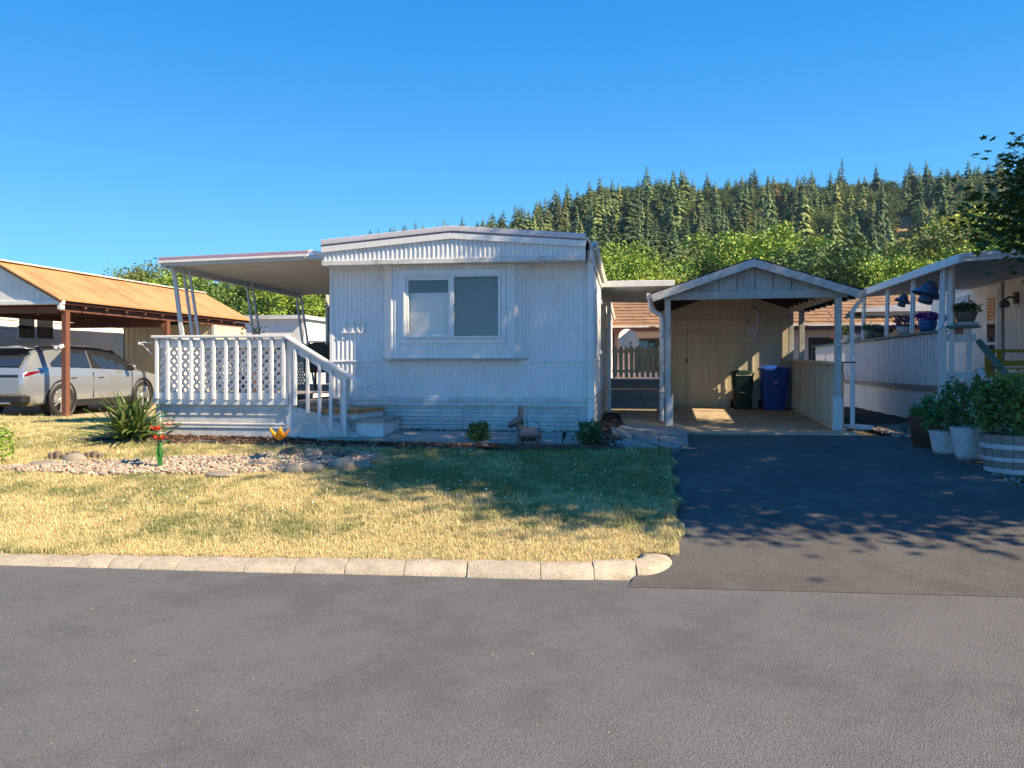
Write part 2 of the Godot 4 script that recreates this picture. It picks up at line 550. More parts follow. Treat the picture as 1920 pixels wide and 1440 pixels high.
func _ready() -> void:
	# camera: level, lens shifted so that the horizon lies a little above the middle
	var cam := Camera3D.new()
	cam.name = "camera"
	cam.position = V(0, 1.55, 0)
	cam.projection = Camera3D.PROJECTION_FRUSTUM
	cam.near = 0.1
	cam.far = 3000.0
	cam.size = 2.0 * 0.1 * 720.0 / 1442.0
	cam.frustum_offset = Vector2(0, -34.0 / 1442.0 * 0.1)
	add_child(cam)
	cam.current = true
	# sky, exposure, sun
	var env := Environment.new()
	env.background_mode = Environment.BG_SKY
	var sm := ProceduralSkyMaterial.new()
	sm.sky_top_color = Color(0.0, 0.362, 0.62)
	sm.sky_horizon_color = Color(0.455, 0.735, 0.88)
	sm.sky_curve = 0.12
	sm.sky_energy_multiplier = 1.0
	sm.ground_horizon_color = Color(0.42, 0.45, 0.42)
	sm.ground_bottom_color = Color(0.3, 0.29, 0.27)
	sm.sun_angle_max = 1.0
	var sky := Sky.new()
	sky.sky_material = sm
	env.sky = sky
	env.tonemap_mode = Environment.TONE_MAPPER_LINEAR
	env.tonemap_exposure = 2.4
	env.fog_enabled = true
	env.fog_density = 0.00015
	env.fog_light_color = Color(0.72, 0.84, 0.95)
	env.sdfgi_enabled = true
	env.ssao_enabled = true
	env.ssil_enabled = true
	var we := WorldEnvironment.new()
	we.name = "world_environment"
	we.environment = env
	add_child(we)
	var sun := DirectionalLight3D.new()
	sun.name = "sun"
	sun.light_color = Color(1.0, 0.9, 0.74)
	sun.light_energy = 1.5
	sun.light_angular_distance = 0.5
	sun.shadow_enabled = true
	add_child(sun)
	sun.look_at_from_position(Vector3.ZERO, V(-0.93, -0.85, -0.444), Vector3.UP)
	rng.seed = 7
	patch.seed = 11
	patch.frequency = 0.55
	patch.fractal_octaves = 3
	make_materials()
	build_ground()
	build_hill()
	build_home()
	build_porch()
	build_carport()
	build_passage()
	build_right_home()
	build_left_home()
	build_back_homes()
	build_car()
	build_yard_things()
	build_pots()
	build_near_tree()
	build_forest()
	build_grass()

func build_ground() -> void:
	# base earth sheet to the horizon, a little under everything laid on it
	var b := B.new()
	var xs := [-1500.0, -600.0, -250.0, -100.0, -50.0, -30.0]
	var x := -20.0
	while x < 20.5:
		xs.append(x)
		x += 1.0
	xs.append_array([30.0, 50.0, 100.0, 250.0, 600.0, 1500.0])
	var zs := [-1500.0, -400.0, -100.0, -30.0, -12.0, 0.0]
	var z := 2.0
	while z < 30.0:
		zs.append(z)
		z += 0.5
	zs.append_array([40.0, 60.0, 100.0, 300.0, 1500.0])
	var rows := []
	for zz in zs:
		var row := PackedVector3Array()
		for xx in xs:
			var cx := clampf(xx, -20, 20)
			var y := tab(dist(cx, zz), [Vector2(-1, -0.12), Vector2(0.5, -0.06), Vector2(4.5, 0.34), Vector2(7.5, 0.42), Vector2(200, 0.42)])
			row.append(V(xx, y, -zz))
		rows.append(row)
	b.surf(rows)
	struct(b, "ground", M.soil)
	# street
	b = B.new()
	rows = []
	for i in 9:
		var row := PackedVector3Array()
		for j in 13:
			var xx := -60.0 + j * 10.0
			row.append(V(xx, 0.0, -(5.62 - 0.091 * xx) + (8.0 - i) * -0.001 + i * 1.2))
		rows.append(row)
	b.surf(rows, true)
	struct(b, "street", M.asphalt)
	# driveway, a worn apron at the street and asphalt above
	for seg in [[-0.14, 6.62, "driveway", M.driveway_asphalt]]:
		b = B.new()
		rows = []
		var nd := 26
		for i in nd + 1:
			var row := PackedVector3Array()
			var d: float = lerpf(seg[0], seg[1], float(i) / nd)
			for j in 9:
				var u := -0.1 + 3.65 * j / 8.0
				if d < 0.5:
					u = -0.1 - 0.3 * smoothstep(0.5, 0.2, d) + (3.65 + 1.3 * smoothstep(0.5, -0.2, d)) * j / 8.0
				var zz := d + 5.35
				for k in 3:
					zz = d + 5.6 - 0.091 * (1.33 + 0.18 * (zz - 6.0) + u)
				var xx := 1.33 + 0.18 * (zz - 6.0) + u
				var wob := 0.0
				if j == 0 or j == 8:
					wob = 0.03 * sin(zz * 7.0) + 0.02 * sin(zz * 17.0)
				row.append(V(xx + wob, drive(xx, zz) + 0.006 - 0.009 * smoothstep(0.0, -0.14, d), -zz))
			rows.append(row)
		b.surf(rows)
		struct(b, seg[2], seg[3])
	# lawn
	b = B.new()
	rows = []
	for i in 61:
		var row := PackedVector3Array()
		var d := 0.16 + 8.6 * i / 60.0
		for j in 81:
			var f := float(j) / 80.0
			var zz := d + 5.6
			var x1 := 1.33 + 0.18 * (zz - 6.0) - 0.02
			for k in 4:
				zz = d + 5.6 - 0.091 * x1
				x1 = 1.33 + 0.18 * (zz - 6.0) - 0.02
			var xx := lerpf(-17.0, x1, f)
			zz = d + 5.6 - 0.091 * xx
			var lx := V(xx + 2.56, 0, -zz + 10.86).rotated(Vector3.UP, deg_to_rad(HOME_YAW))
			var covered := lx.x > -2.0 and lx.z < 1.1 - 0.19 * maxf(0.0, lx.x - 2.7)
			row.append(V(xx, yard(xx, zz) + 0.012 * patch.get_noise_2d(xx * 3.0, zz * 3.0) - (0.3 if covered else 0.0) - (0.12 if xx > 0.95 and zz < 6.02 else 0.0), -zz))
		rows.append(row)
	b.surf(rows)
	struct(b, "lawn", M.thatch)
	# bed right of the driveway
	b = B.new()
	rows = []
	for i in 41:
		var row := PackedVector3Array()
		var zz := 5.3 + 14.0 * i / 40.0
		var x0 := 1.33 + 0.18 * (zz - 6.0) + (3.5 if zz > 7.0 else 4.1)
		for j in 13:
			var xx := x0 + 9.0 * pow(j / 12.0, 1.5)
			row.append(V(xx, drive(xx, zz) + 0.0 + 0.05 * smoothstep(0.1, 1.0, xx - x0) + 0.03 * patch.get_noise_2d(xx * 4.0, zz * 4.0) * smoothstep(0.05, 0.4, xx - x0), -zz))
		rows.append(row)
	b.surf(rows)
	struct(b, "gravel_bed", M.mulch)
	# strip of neighbour's paving under the carport at the left
	b = B.new()
	rows = []
	for i in 5:
		var row := PackedVector3Array()
		for j in 9:
			var xx := -18.0 + 11.2 * j / 8.0
			var zz := 14.55 - 0.12 * (xx + 8.0) + i * 2.6
			row.append(V(xx, 0.515 + 0.045 * smoothstep(0.0, 0.02, 0.01 - i), -zz))
		rows.append(row)
	b.surf(rows)
	struct(b, "neighbour_paving", M.tan_concrete)
	# kerb: separate concrete blocks, the last one swinging round the corner
	var kerb := Node3D.new()
	kerb.name = "kerb"
	kerb.set_meta("kind", "structure")
	add_child(kerb)
	var stops := [-9.0, -6.6, -5.45, -4.02, -3.36, -3.1, -2.85, -2.56, -2.02, -1.63, -1.25, -0.8, -0.33, 0.21, 0.6, 0.92]
	for i in stops.size() - 1:
		kerb_block(kerb, stops[i] + 0.003, stops[i + 1] - 0.003, i)
	kerb_end(kerb, 0.919)

func kerb_line(x: float) -> Vector3:
	# front foot of the kerb; bends back towards the driveway near its end
	var zz := 5.6 - 0.091 * x
	if x > 0.2:
		zz += 0.085 * pow((x - 0.2) / 0.73, 2.0)
	return V(x, 0, -zz)
func kerb_block(parent: Node3D, x0: float, x1: float, i: int) -> void:
	var b := B.new()
	var rows := []
	var n := 7
	var dy := R(-0.004, 0.004)
	var up := lerpf(0.36, 0.66, clampf((x0 + 4.0) / 4.5, 0.0, 1.0))
	var dz := R(-0.012, 0.012)
	for k in n + 1:
		var x := lerpf(x0, x1, float(k) / n)
		var p := kerb_line(x) + V(0, 0, dz)
		var e := 0.005 if k == 0 or k == n else 0.0
		var row := PackedVector3Array()
		for q in [[0.0, -0.03], [0.01, 0.03], [0.045, 0.085], [0.075, 0.112], [0.14, 0.13], [0.2, 0.134], [0.22, 0.11], [0.225, 0.0]]:
			row.append(p + V(0, q[1] * up + dy - e * (1.0 if q[1] > 0.02 else 0.0) + 0.004 * sin(x * 31.0 + q[0] * 40.0), -q[0] - (e * 0.5 if q[0] < 0.1 else -e) + 0.004 * sin(x * 23.0 + q[1] * 60.0)))
		rows.append(row)
	b.surf(rows, true)
	for end in [0, n]:
		var mid: Vector3 = (rows[end][0] + rows[end][4] + rows[end][7]) / 3.0
		for k in 7:
			b.tri_out(rows[end][k], rows[end][k + 1], mid, (rows[0][3] + rows[n][3]) / 2.0)
	part(b, "kerb_block", M.kerb_concrete, parent)
func kerb_end(parent: Node3D, x0: float) -> void:
	# the kerb swings round a quarter circle and dies into the lawn beside the driveway
	var b := B.new()
	var rows := []
	var n := 18
	for k in n + 1:
		var f := k / float(n)
		var a := minf(f * 1.25, 1.0) * PI / 2.0
		var run := maxf(f - 0.8, 0.0) * 0.9
		var cx := x0
		var cz := 5.95
		var low := 0.66 + 0.04 * sin(f * PI) - 0.5 * smoothstep(0.85, 1.0, f)
		var row := PackedVector3Array()
		for q in [[0.0, -0.03], [0.01, 0.03], [0.045, 0.085], [0.075, 0.112], [0.14, 0.13], [0.22, 0.134], [0.27, 0.12], [0.29, 0.0]]:
			var r: float = 0.352 - q[0] + 0.005 * sin(f * 9.0 + q[0] * 20.0)
			row.append(V(cx + sin(a) * r, q[1] * low + 0.003 * sin(f * 13.0 + q[0] * 30.0), -(cz - cos(a) * r + run)))
		rows.append(row)
	b.surf(rows, true)
	part(b, "kerb_block", M.kerb_concrete, parent)

# ---- the wooded hill behind
# height of the ridge by bearing (x over distance)
const RIDGE := [Vector2(-0.9431, 14), Vector2(-0.527, 16), Vector2(-0.2774, 24), Vector2(-0.2219, 34), Vector2(-0.1664, 42), Vector2(0.0, 52), Vector2(0.1179, 66), Vector2(0.3051, 68), Vector2(0.4438, 68), Vector2(0.5479, 71), Vector2(0.6657, 74), Vector2(1.1373, 80)]
func hill_y(x: float, zz: float) -> float:
	return -3.0 + (tab(x / zz, RIDGE) - 1.0) * smoothstep(75.0, 345.0, zz) + 2.5 * patch.get_noise_2d(x * 0.06, zz * 0.06)
func build_hill() -> void:
	var b := B.new()
	var rows := []
	for i in 34:
		var zz := 70.0 + 12.0 * i
		var row := PackedVector3Array()
		for j in 61:
			var x := (-1.0 + 2.2 * j / 60.0) * zz
			row.append(V(x, hill_y(x, zz) if zz < 370.0 else hill_y(x, zz) - (zz - 370.0) * 0.3, -zz))
		rows.append(row)
	b.surf(rows)
	struct(b, "hill", M.hill_soil)
	# dry open clearing on the slope
	b = B.new()
	rows = []
	for i in 11:
		var zz := 205.0 + 6.0 * i
		var row := PackedVector3Array()
		for j in 9:
			var wob := 10.0 * sin(i * 1.7) + 6.0 * sin(j * 2.3)
			var x := (0.487 + wob * 0.0007 + 0.034 * j / 8.0) * zz
			row.append(V(x, hill_y(x, zz) + 0.4, -zz))
		rows.append(row)
	b.surf(rows)
	struct(b, "dry_clearing", M.dry_slope)

# ---- the pale blue-white mobile home in the middle
const HOME_AT := Vector3(-2.56, 0, -10.86)
const HOME_YAW := 8.5
func build_home() -> void:
	var t := thing("mobile_home", "pale ribbed-metal mobile home with a bay window and the number 110", "house", HOME_AT, HOME_YAW)
	var b := B.new()
	var z0 := -16.0
	var w := 3.66
	# front wall: upper and lower ribbed panels with a seam strip
	for s in [[0.03, 0.775], [2.814, w - 0.05]]:
		b = B.new()
		b.ribs(s[0], s[1], 1.62, [Vector2(0, 2.95), Vector2(4, 2.95)], 0.0, 0.0635, 0.009)
		part(b, "siding_panel", M.siding, t)
	b = B.new()
	b.ribs(0.03, w - 0.05, 1.11, [Vector2(0, 1.612), Vector2(4, 1.612)], 0.0, 0.0635, 0.008)
	part(b, "siding_panel", M.siding, t)
	b = cb(V(0.0, 1.6, -0.01), V(w - 0.05, 1.63, 0.016), 0.004)
	part(b, "seam_strip", M.siding, t)
	# corner trims
	part(cb(V(-0.012, 0.68, -0.06), V(0.035, 2.95, 0.018)), "corner_trim", M.trim_white, t)
	part(cb(V(w - 0.06, 1.0, -0.06), V(w + 0.004, 2.95, 0.02)), "corner_trim", M.trim_white, t)
	# skirting: an apron and horizontally ribbed panels
	b = B.new()
	b.lap([Vector2(0.0, 1.125), Vector2(0.02, 1.12), Vector2(0.026, 1.065), Vector2(0.016, 1.06), Vector2(0.026, 1.053), Vector2(0.03, 1.0), Vector2(0.0, 0.995)], 0.0, w)
	part(b, "skirt_apron", M.skirting, t)
	for s in [[0.0, 1.9], [1.904, 3.5]]:
		b = B.new()
		var pr := [Vector2(0.0, 1.0)]
		for y in [0.93, 0.82, 0.71]:
			pr.append_array([Vector2(0.0, y + 0.05), Vector2(0.012, y + 0.043), Vector2(0.012, y + 0.03), Vector2(0.0, y + 0.024), Vector2(0.0, y + 0.004), Vector2(0.012, y - 0.003), Vector2(0.012, y - 0.017), Vector2(0.0, y - 0.023)])
		pr.append(Vector2(0.0, 0.58))
		b.lap(pr, s[0], s[1])
		part(b, "skirt_panel", M.skirting, t)
	part(cb(V(3.5, 0.58, -0.02), V(w + 0.002, 1.0, 0.018)), "skirt_corner", M.skirting, t)
	# right and left long walls with skirting
	for side in [0, 1]:
		b = B.new()
		b.xf = Transform3D(Basis(Vector3.UP, PI / 2 if side else -PI / 2), V(w if side else 0.0, 0, 0))
		# in this turned frame +z is outward; x runs along the wall
		var x0 := 0.0 if side else z0
		var x1 := -z0 if side else 0.0
		b.ribs(x0, x1, 1.11, [Vector2(-20, 2.95), Vector2(20, 2.95)], 0.0, 0.0635, 0.008)
		part(b, "siding_panel", M.siding, t)
		var s := B.new()
		s.xf = b.xf
		var pr := [Vector2(0.006, 1.12)]
		for y in [1.03, 0.92, 0.81, 0.7]:
			pr.append_array([Vector2(0.006, y + 0.03), Vector2(0.02, y + 0.02), Vector2(0.02, y - 0.01), Vector2(0.006, y - 0.02)])
		pr.append(Vector2(0.006, 0.5))
		s.lap(pr, x0, x1)
		part(s, "skirt_panel", M.skirting, t)
	# side wall details: two windows and a seam on the sunny side
	for s in [-2.6, -6.2]:
		var f := part(cb(V(w, 1.75, s - 0.9), V(w + 0.04, 2.7, s)), "window", M.trim_white, t)
		part(cb(V(w + 0.03, 1.82, s - 0.83), V(w + 0.047, 2.63, s - 0.07), 0.002), "pane", M.car_glass, f)
	part(cb(V(w, 1.62, z0), V(w + 0.018, 1.65, -0.06), 0.004), "seam_strip", M.siding, t)
	# back wall and roof deck
	b = B.new()
	b.box(V(0.02, 0.6, z0), V(w - 0.02, 2.95, z0 + 0.05))
	part(b, "back_wall", M.siding, t)
	b = B.new()
	var rz := 0.31
	b.extrude(PackedVector2Array([Vector2(-0.02, 3.185), Vector2(1.82, 3.355), Vector2(w - 0.02, 3.185), Vector2(w - 0.02, 3.23), Vector2(1.82, 3.413), Vector2(-0.02, 3.235)]), z0 - 0.1, rz)
	part(b, "roof", M.white_roof, t)
	# front gable: ribbed band between a wide bottom trim and sloping fascia boards
	b = B.new()
	b.ribs(0.02, 3.59, 2.985, [Vector2(0.02, 3.11), Vector2(1.82, 3.257), Vector2(3.59, 3.107)], 0.31, 0.0635, 0.016)
	part(b, "gable_band", M.siding, t)
	part(cb(V(0.005, 2.918, 0.25), V(3.6, 2.99, 0.348), 0.006), "gable_trim", M.weathered_trim, t)
	for s in [[0.0, 3.14, 1.82, 3.287], [1.82, 3.287, 3.61, 3.137]]:
		b = B.new()
		b.beam(V(s[0], s[1], 0.335), V(s[2], s[3], 0.335), 0.03, 0.085, Vector3.UP)
		part(b, "fascia_board", M.trim_white, t)
		b = B.new()
		b.beam(V(s[0], s[1] + 0.058, 0.325), V(s[2], s[3] + 0.058, 0.325), 0.03, 0.022, Vector3.UP)
		part(b, "drip_groove", M.purple_trim, t)
		b = B.new()
		b.beam(V(s[0], s[1] + 0.101, 0.34), V(s[2], s[3] + 0.101, 0.34), 0.045, 0.06, Vector3.UP)
		part(b, "roof_edge", M.roof_edge, t)
		b = B.new()
		b.beam(V(s[0], s[1] + 0.071, 0.351), V(s[2], s[3] + 0.071, 0.351), 0.02, 0.014, Vector3.UP, 0.002)
		part(b, "edge_strip", M.trim_white, t)
	b = B.new()
	b.box(V(0.0, 2.93, -0.02), V(3.6, 2.94, 0.26))
	part(b, "soffit", M.siding, t)
	for x in [0.005, 3.585]:
		part(cb(V(x, 2.941, 0.0), V(x + 0.012, 3.17, 0.308), 0.002), "overhang_end", M.siding, t)
	# gutters along the eaves; downspout at the front right corner
	for gx in [w + 0.0, -0.06]:
		b = B.new()
		b.extrude(PackedVector2Array([Vector2(gx - 0.02, 3.2), Vector2(gx + 0.0, 3.08), Vector2(gx + 0.075, 3.08), Vector2(gx + 0.09, 3.2), Vector2(gx + 0.08, 3.2), Vector2(gx + 0.066, 3.09), Vector2(gx + 0.006, 3.09), Vector2(gx - 0.01, 3.2)]), z0, 0.15)
		part(b, "gutter", M.pale_gutter, t)
	b = B.new()
	b.box(V(w - 0.01, 2.95, z0), V(w + 0.03, 3.16, 0.15))
	part(b, "eave_board", M.weathered_trim, t)
	b = B.new()
	b.cbox(V(w - 0.045, 0.72, 0.02), V(w + 0.045, 3.1, 0.085), 0.012)
	var ds := part(b, "downspout", M.trim_white, t)
	part(cb(V(w - 0.075, 1.12, 0.015), V(w + 0.052, 1.14, 0.092), 0.003), "strap", M.trim_white, ds)
	b = B.new()
	b.tube([V(w + 0.0, 3.12, 0.05), V(w + 0.02, 3.16, 0.06), V(w + 0.04, 3.17, 0.02)], 0.045, 8)
	part(b, "gutter_elbow", M.trim_white, ds)
	# bay: a shallow box with splayed ends that carries the window
	var p := 0.17
	var xa := 0.773
	var xb := 0.942
	var xc := 2.643
	var xd := 2.816
	var yb := 1.668
	var bay := thing_part("bay", t)
	b = B.new()
	b.ribs(xb, 1.055, yb, [Vector2(0, 2.95), Vector2(4, 2.95)], p, 0.0635, 0.009)
	b.ribs(2.536, xc, yb, [Vector2(0, 2.95), Vector2(4, 2.95)], p, 0.0635, 0.009)
	b.ribs(1.055, 2.536, yb, [Vector2(0, 1.855), Vector2(4, 1.855)], p, 0.0635, 0.009)
	b.ribs(1.055, 2.536, 2.85, [Vector2(0, 2.95), Vector2(4, 2.95)], p, 0.0635, 0.009)
	part(b, "bay_front", M.siding, bay)
	b = B.new()
	b.quad(V(xa, yb, 0), V(xb, yb, p), V(xb, 2.95, p), V(xa, 2.95, 0))
	part(b, "bay_side", M.siding, bay)
	b = B.new()
	var l := sqrt(p * p + (xd - xc) * (xd - xc))
	b.xf = Transform3D(Basis(Vector3.UP, atan2(p, xd - xc)), V(xc, 0, p))
	b.ribs(0.0, l, yb, [Vector2(0, 2.95), Vector2(4, 2.95)], 0.0, 0.0635, 0.009)
	part(b, "bay_side", M.siding, bay)
	b = B.new()
	b.extrude(PackedVector2Array([Vector2(xa - 0.01, 0.0), Vector2(xb - 0.005, -p - 0.012), Vector2(xc + 0.005, -p - 0.012), Vector2(xd + 0.01, 0.0)]), -0.012, 0.012)
	var sill := part(b, "bay_sill", M.trim_white, bay)
	sill.transform = Transform3D(Basis(Vector3.RIGHT, -PI / 2), V(0, yb - 0.006, 0))
	for q in [[xa, 0.0], [xb, p], [xc, p], [xd, 0.0]]:
		part(cb(V(q[0] - 0.012, yb, q[1] - 0.008), V(q[0] + 0.012, 2.928, q[1] + 0.014), 0.004), "corner_trim", M.trim_white, bay)
	b = B.new()
	b.hexa([V(xa + 0.05, yb - 0.05, -0.01), V(xd - 0.05, yb - 0.05, -0.01), V(xd - 0.06, yb - 0.05, 0.03), V(xa + 0.06, yb - 0.05, 0.03)], [V(xa, yb - 0.02, -0.01), V(xd, yb - 0.02, -0.01), V(xc, yb - 0.02, p), V(xb, yb - 0.02, p)])
	part(b, "bay_underside", M.siding, bay)
	# window: outer trim, white frame, two sashes, shade and blind behind the panes
	var win := thing_part("window", t)
	var zt := p
	for r in [[1.058, 2.533, 1.85, 1.925], [1.058, 2.533, 2.78, 2.857], [1.058, 1.118, 1.925, 2.78], [2.462, 2.533, 1.925, 2.78]]:
		part(cb(V(r[0], r[2], zt - 0.02), V(r[1], r[3], zt + 0.022), 0.004), "outer_trim", M.siding, win)
	for r in [[1.118, 2.462, 1.925, 1.952], [1.118, 2.462, 2.752, 2.78], [1.118, 1.15, 1.952, 2.752], [2.43, 2.462, 1.952, 2.752], [1.77, 1.826, 1.952, 2.752]]:
		part(cb(V(r[0], r[2], zt - 0.03), V(r[1], r[3], zt + 0.045), 0.005), "frame", M.trim_white, win)
	for r in [[1.15, 1.77, 1.952, 1.979], [1.15, 1.77, 2.716, 2.752], [1.15, 1.188, 1.979, 2.716], [1.745, 1.77, 1.979, 2.716]]:
		part(cb(V(r[0], r[2], zt - 0.01), V(r[1], r[3], zt + 0.03), 0.004), "sash", M.trim_white, win)
	part(cb(V(1.185, 1.975, zt + 0.006), V(1.75, 2.72, zt + 0.01), 0.0005), "pane", M.glass, win)
	part(cb(V(1.82, 1.95, zt - 0.004), V(2.435, 2.755, zt), 0.0005), "pane", M.glass, win)
	part(cb(V(1.16, 1.95, zt - 0.06), V(1.76, 2.55, zt - 0.052), 0.001), "roller_shade", M.shade_cloth, win)
	var bl := thing_part("blind", win)
	for i in 27:
		b = B.new()
		b.beam(V(1.83, 1.965 + i * 0.029, zt - 0.06), V(2.43, 1.965 + i * 0.029, zt - 0.06), 0.026, 0.0015, V(0, 0.93, 0.36), 0.0)
		part(b, "slat", M.blind, bl)
	b = B.new()
	b.box(V(1.0, 1.7, -1.6), V(2.6, 2.9, -1.58))
	b.box(V(1.0, 1.68, -1.6), V(2.6, 1.7, 0.1))
	b.box(V(1.0, 2.9, -1.6), V(2.6, 2.92, 0.1))
	b.box(V(0.98, 1.7, -1.6), V(1.0, 2.9, 0.1))
	b.box(V(2.6, 1.7, -1.6), V(2.62, 2.9, 0.1))
	part(b, "room", M.room_paint, win)
	# house number
	var tm := TextMesh.new()
	var sf := SystemFont.new()
	sf.font_names = PackedStringArray(["Droid Serif"])
	tm.font = sf
	tm.text = "110"
	tm.font_size = 64
	tm.pixel_size = 0.0034
	tm.depth = 0.035
	part_mesh(tm, "house_number", M.number_white, t, Transform3D(Basis(), V(0.333, 2.087, 0.03)))
	# nail-hole rows and screws that dot the seam
	for i in 9:
		b = B.new()
		b.blob(V(0.25 + i * 0.4, 1.615, 0.018), V(0.007, 0.007, 0.004), 0.0, 0.0, 6, 4)
		part(b, "screw", M.galvanised, t)

func thing_part(called: String, parent: Node3D) -> Node3D:
	var o := Node3D.new()
	o.name = called
	parent.add_child(o, true)
	return o

func build_porch() -> void:
	# deck in front and to the left of the home
	var t := thing("porch_deck", "white railed wooden deck with lattice at the left of the mobile home", "deck", HOME_AT, HOME_YAW)
	var zf := 0.9
	var xl := -2.08
	var xr := -0.25
	var b := B.new()
	for i in 8:
		b = cb(V(xl, 1.165, zf - 0.02 - (i + 1) * 0.14 + 0.006), V(xr if i < 6 else -0.01, 1.19, zf - 0.02 - i * 0.14), 0.003)
		part(b, "deck_board", M.worn_wood, t)
	b = B.new()
	b.box(V(xl, 1.15, -4.3), V(-0.03, 1.185, zf - 1.15))
	part(b, "deck_floor", M.worn_wood, t)
	part(cb(V(xl - 0.02, 1.035, zf - 0.03), V(xr + 0.03, 1.195, zf), 0.005), "rim_board", M.painted_wood, t)
	part(cb(V(xl - 0.05, 1.035, -4.3), V(xl - 0.02, 1.195, zf), 0.005), "rim_board", M.painted_wood, t)
	part(cb(V(xl - 0.05, 1.92, zf - 0.06), V(xr + 0.03, 1.955, zf + 0.055), 0.006), "top_rail", M.painted_wood, t)
	part(cb(V(xl, 1.79, zf - 0.035), V(xr, 1.9, zf - 0.002), 0.004), "sub_rail", M.painted_wood, t)
	part(cb(V(xl - 0.06, 1.92, -4.2), V(xl + 0.05, 1.955, zf - 0.06), 0.006), "top_rail", M.painted_wood, t)
	part(cb(V(xl - 0.02, 1.79, -4.2), V(xl + 0.01, 1.9, zf - 0.04), 0.004), "sub_rail", M.painted_wood, t)
	for i in 12:
		var x := lerpf(xl + 0.02, xr - 0.02, i / 11.0) + R(-0.006, 0.006)
		part(cb(V(x - 0.02, 1.11 + R(-0.012, 0.012), zf + 0.001), V(x + 0.02, 1.918, zf + 0.04), 0.004), "baluster", M.painted_wood, t)
	for i in 22:
		var z := zf - 0.25 - i * 0.19
		part(cb(V(xl - 0.09, 1.1, z - 0.02), V(xl - 0.051, 1.918, z + 0.02), 0.004), "baluster", M.painted_wood, t)
	lattice(t, xl + 0.02, xr - 0.02, 1.2, 1.8, zf - 0.06, Basis())
	lattice(t, -zf + 0.1, 4.0, 1.2, 1.8, xl + 0.03, Basis(Vector3.UP, PI / 2))
	part(cb(V(xr - 0.02, 0.65, zf - 0.12), V(xr + 0.07, 1.92, zf - 0.036), 0.006), "newel_post", M.painted_wood, t)
	# skirting below
	b = B.new()
	var pr := [Vector2(0.0, 1.04)]
	for y in [0.93, 0.76]:
		pr.append_array([Vector2(0.0, y + 0.035), Vector2(0.014, y + 0.028), Vector2(0.014, y + 0.014), Vector2(0.0, y + 0.008), Vector2(0.0, y - 0.008), Vector2(0.014, y - 0.015), Vector2(0.014, y - 0.03), Vector2(0.0, y - 0.037)])
	pr.append(Vector2(0.0, 0.52))
	b.xf = Transform3D(Basis(), V(0, 0, zf - 0.05))
	b.lap(pr, xl, 0.62)
	# trim the skirt under the stair line by ending it low there: the sheet right of the deck is lower
	b.v.clear(); b.n.clear()
	b.lap(pr, xl + 0.03, xr + 0.02)
	part(b, "skirt_panel", M.skirting, t)
	b = B.new()
	b.extrude(PackedVector2Array([Vector2(xr + 0.022, 0.52), Vector2(0.72, 0.52), Vector2(0.72, 0.66), Vector2(0.3, 0.9), Vector2(xr + 0.022, 1.04)]), zf - 0.05, zf - 0.038)
	part(b, "skirt_panel", M.skirting, t)
	part(cb(V(xl - 0.03, 0.52, zf - 0.07), V(xl + 0.035, 1.04, zf - 0.03)), "skirt_corner", M.skirting, t)
	b = B.new()
	b.xf = Transform3D(Basis(Vector3.UP, -PI / 2), V(xl, 0, 0))
	b.lap(pr, -4.3, zf - 0.07)
	part(b, "skirt_panel", M.skirting, t)
	# bracket for a hanging basket at the left corner
	var br := thing("plant_bracket", "thin white metal bracket sticking out left of the deck railing", "bracket", HOME_AT, HOME_YAW)
	b = B.new()
	b.tube([V(xl - 0.06, 1.86, zf), V(xl - 0.2, 1.865, zf), V(xl - 0.25, 1.85, zf)], 0.009, 6)
	part(b, "arm", M.trim_white, br)
	b = B.new()
	b.tube([V(xl - 0.06, 1.7, zf), V(xl - 0.22, 1.85, zf)], 0.007, 6)
	part(b, "brace", M.trim_white, br)
	b = B.new()
	b.blob(V(xl - 0.25, 1.85, zf), V(0.018, 0.022, 0.018), 0.1, 1.0, 8, 6)
	part(b, "hook_knob", M.trim_white, br)
	# steps going down to the right
	var st := thing("porch_steps", "weathered wooden steps with an orange-brown tread beside the deck", "steps", HOME_AT, HOME_YAW)
	for s in [[-0.22, 0.16, 1.09, "worn_wood", 0.1], [0.02, 0.82, 0.975, "orange_wood", 0.06], [0.36, 1.06, 0.865, "worn_wood", 0.0]]:
		var x1: float = s[1]
		b = B.new()
		# treads end in a slight skew as seen on the real ones
		b.hexa([V(s[0], s[2] - 0.04, 0.84), V(x1 - s[4] * 2.0, s[2] - 0.04, 0.84), V(x1, s[2] - 0.04, 0.06), V(s[0], s[2] - 0.04, 0.06)],
			[V(s[0], s[2], 0.84), V(x1 - s[4] * 2.0, s[2], 0.84), V(x1, s[2], 0.06), V(s[0], s[2], 0.06)])
		part(b, "tread", M[s[3]], st)
		b = B.new()
		b.hexa([V(s[0], 0.6, 0.8), V(x1 - 0.03 - s[4] * 2.0, 0.6, 0.8), V(x1 - 0.03, 0.6, 0.08), V(s[0], 0.6, 0.08)],
			[V(s[0], s[2] - 0.042, 0.8), V(x1 - 0.03 - s[4] * 2.0, s[2] - 0.042, 0.8), V(x1 - 0.03, s[2] - 0.042, 0.08), V(s[0], s[2] - 0.042, 0.08)])
		part(b, "riser", M.painted_wood if s[2] < 1.0 else M.worn_wood, st)
	# sloping hand rail with its balusters
	var ra := V(xr, 1.935, zf)
	var rb := V(0.86, 1.28, zf)
	b = B.new()
	b.beam(ra, rb, 0.115, 0.035, Vector3.UP, 0.006)
	part(b, "hand_rail", M.painted_wood, st)
	b = B.new()
	b.extrude(PackedVector2Array([Vector2(xr + 0.01, 1.79), Vector2(xr + 0.01, 1.9), Vector2(0.6, 1.405), Vector2(0.6, 1.295)]), zf - 0.035, zf - 0.003)
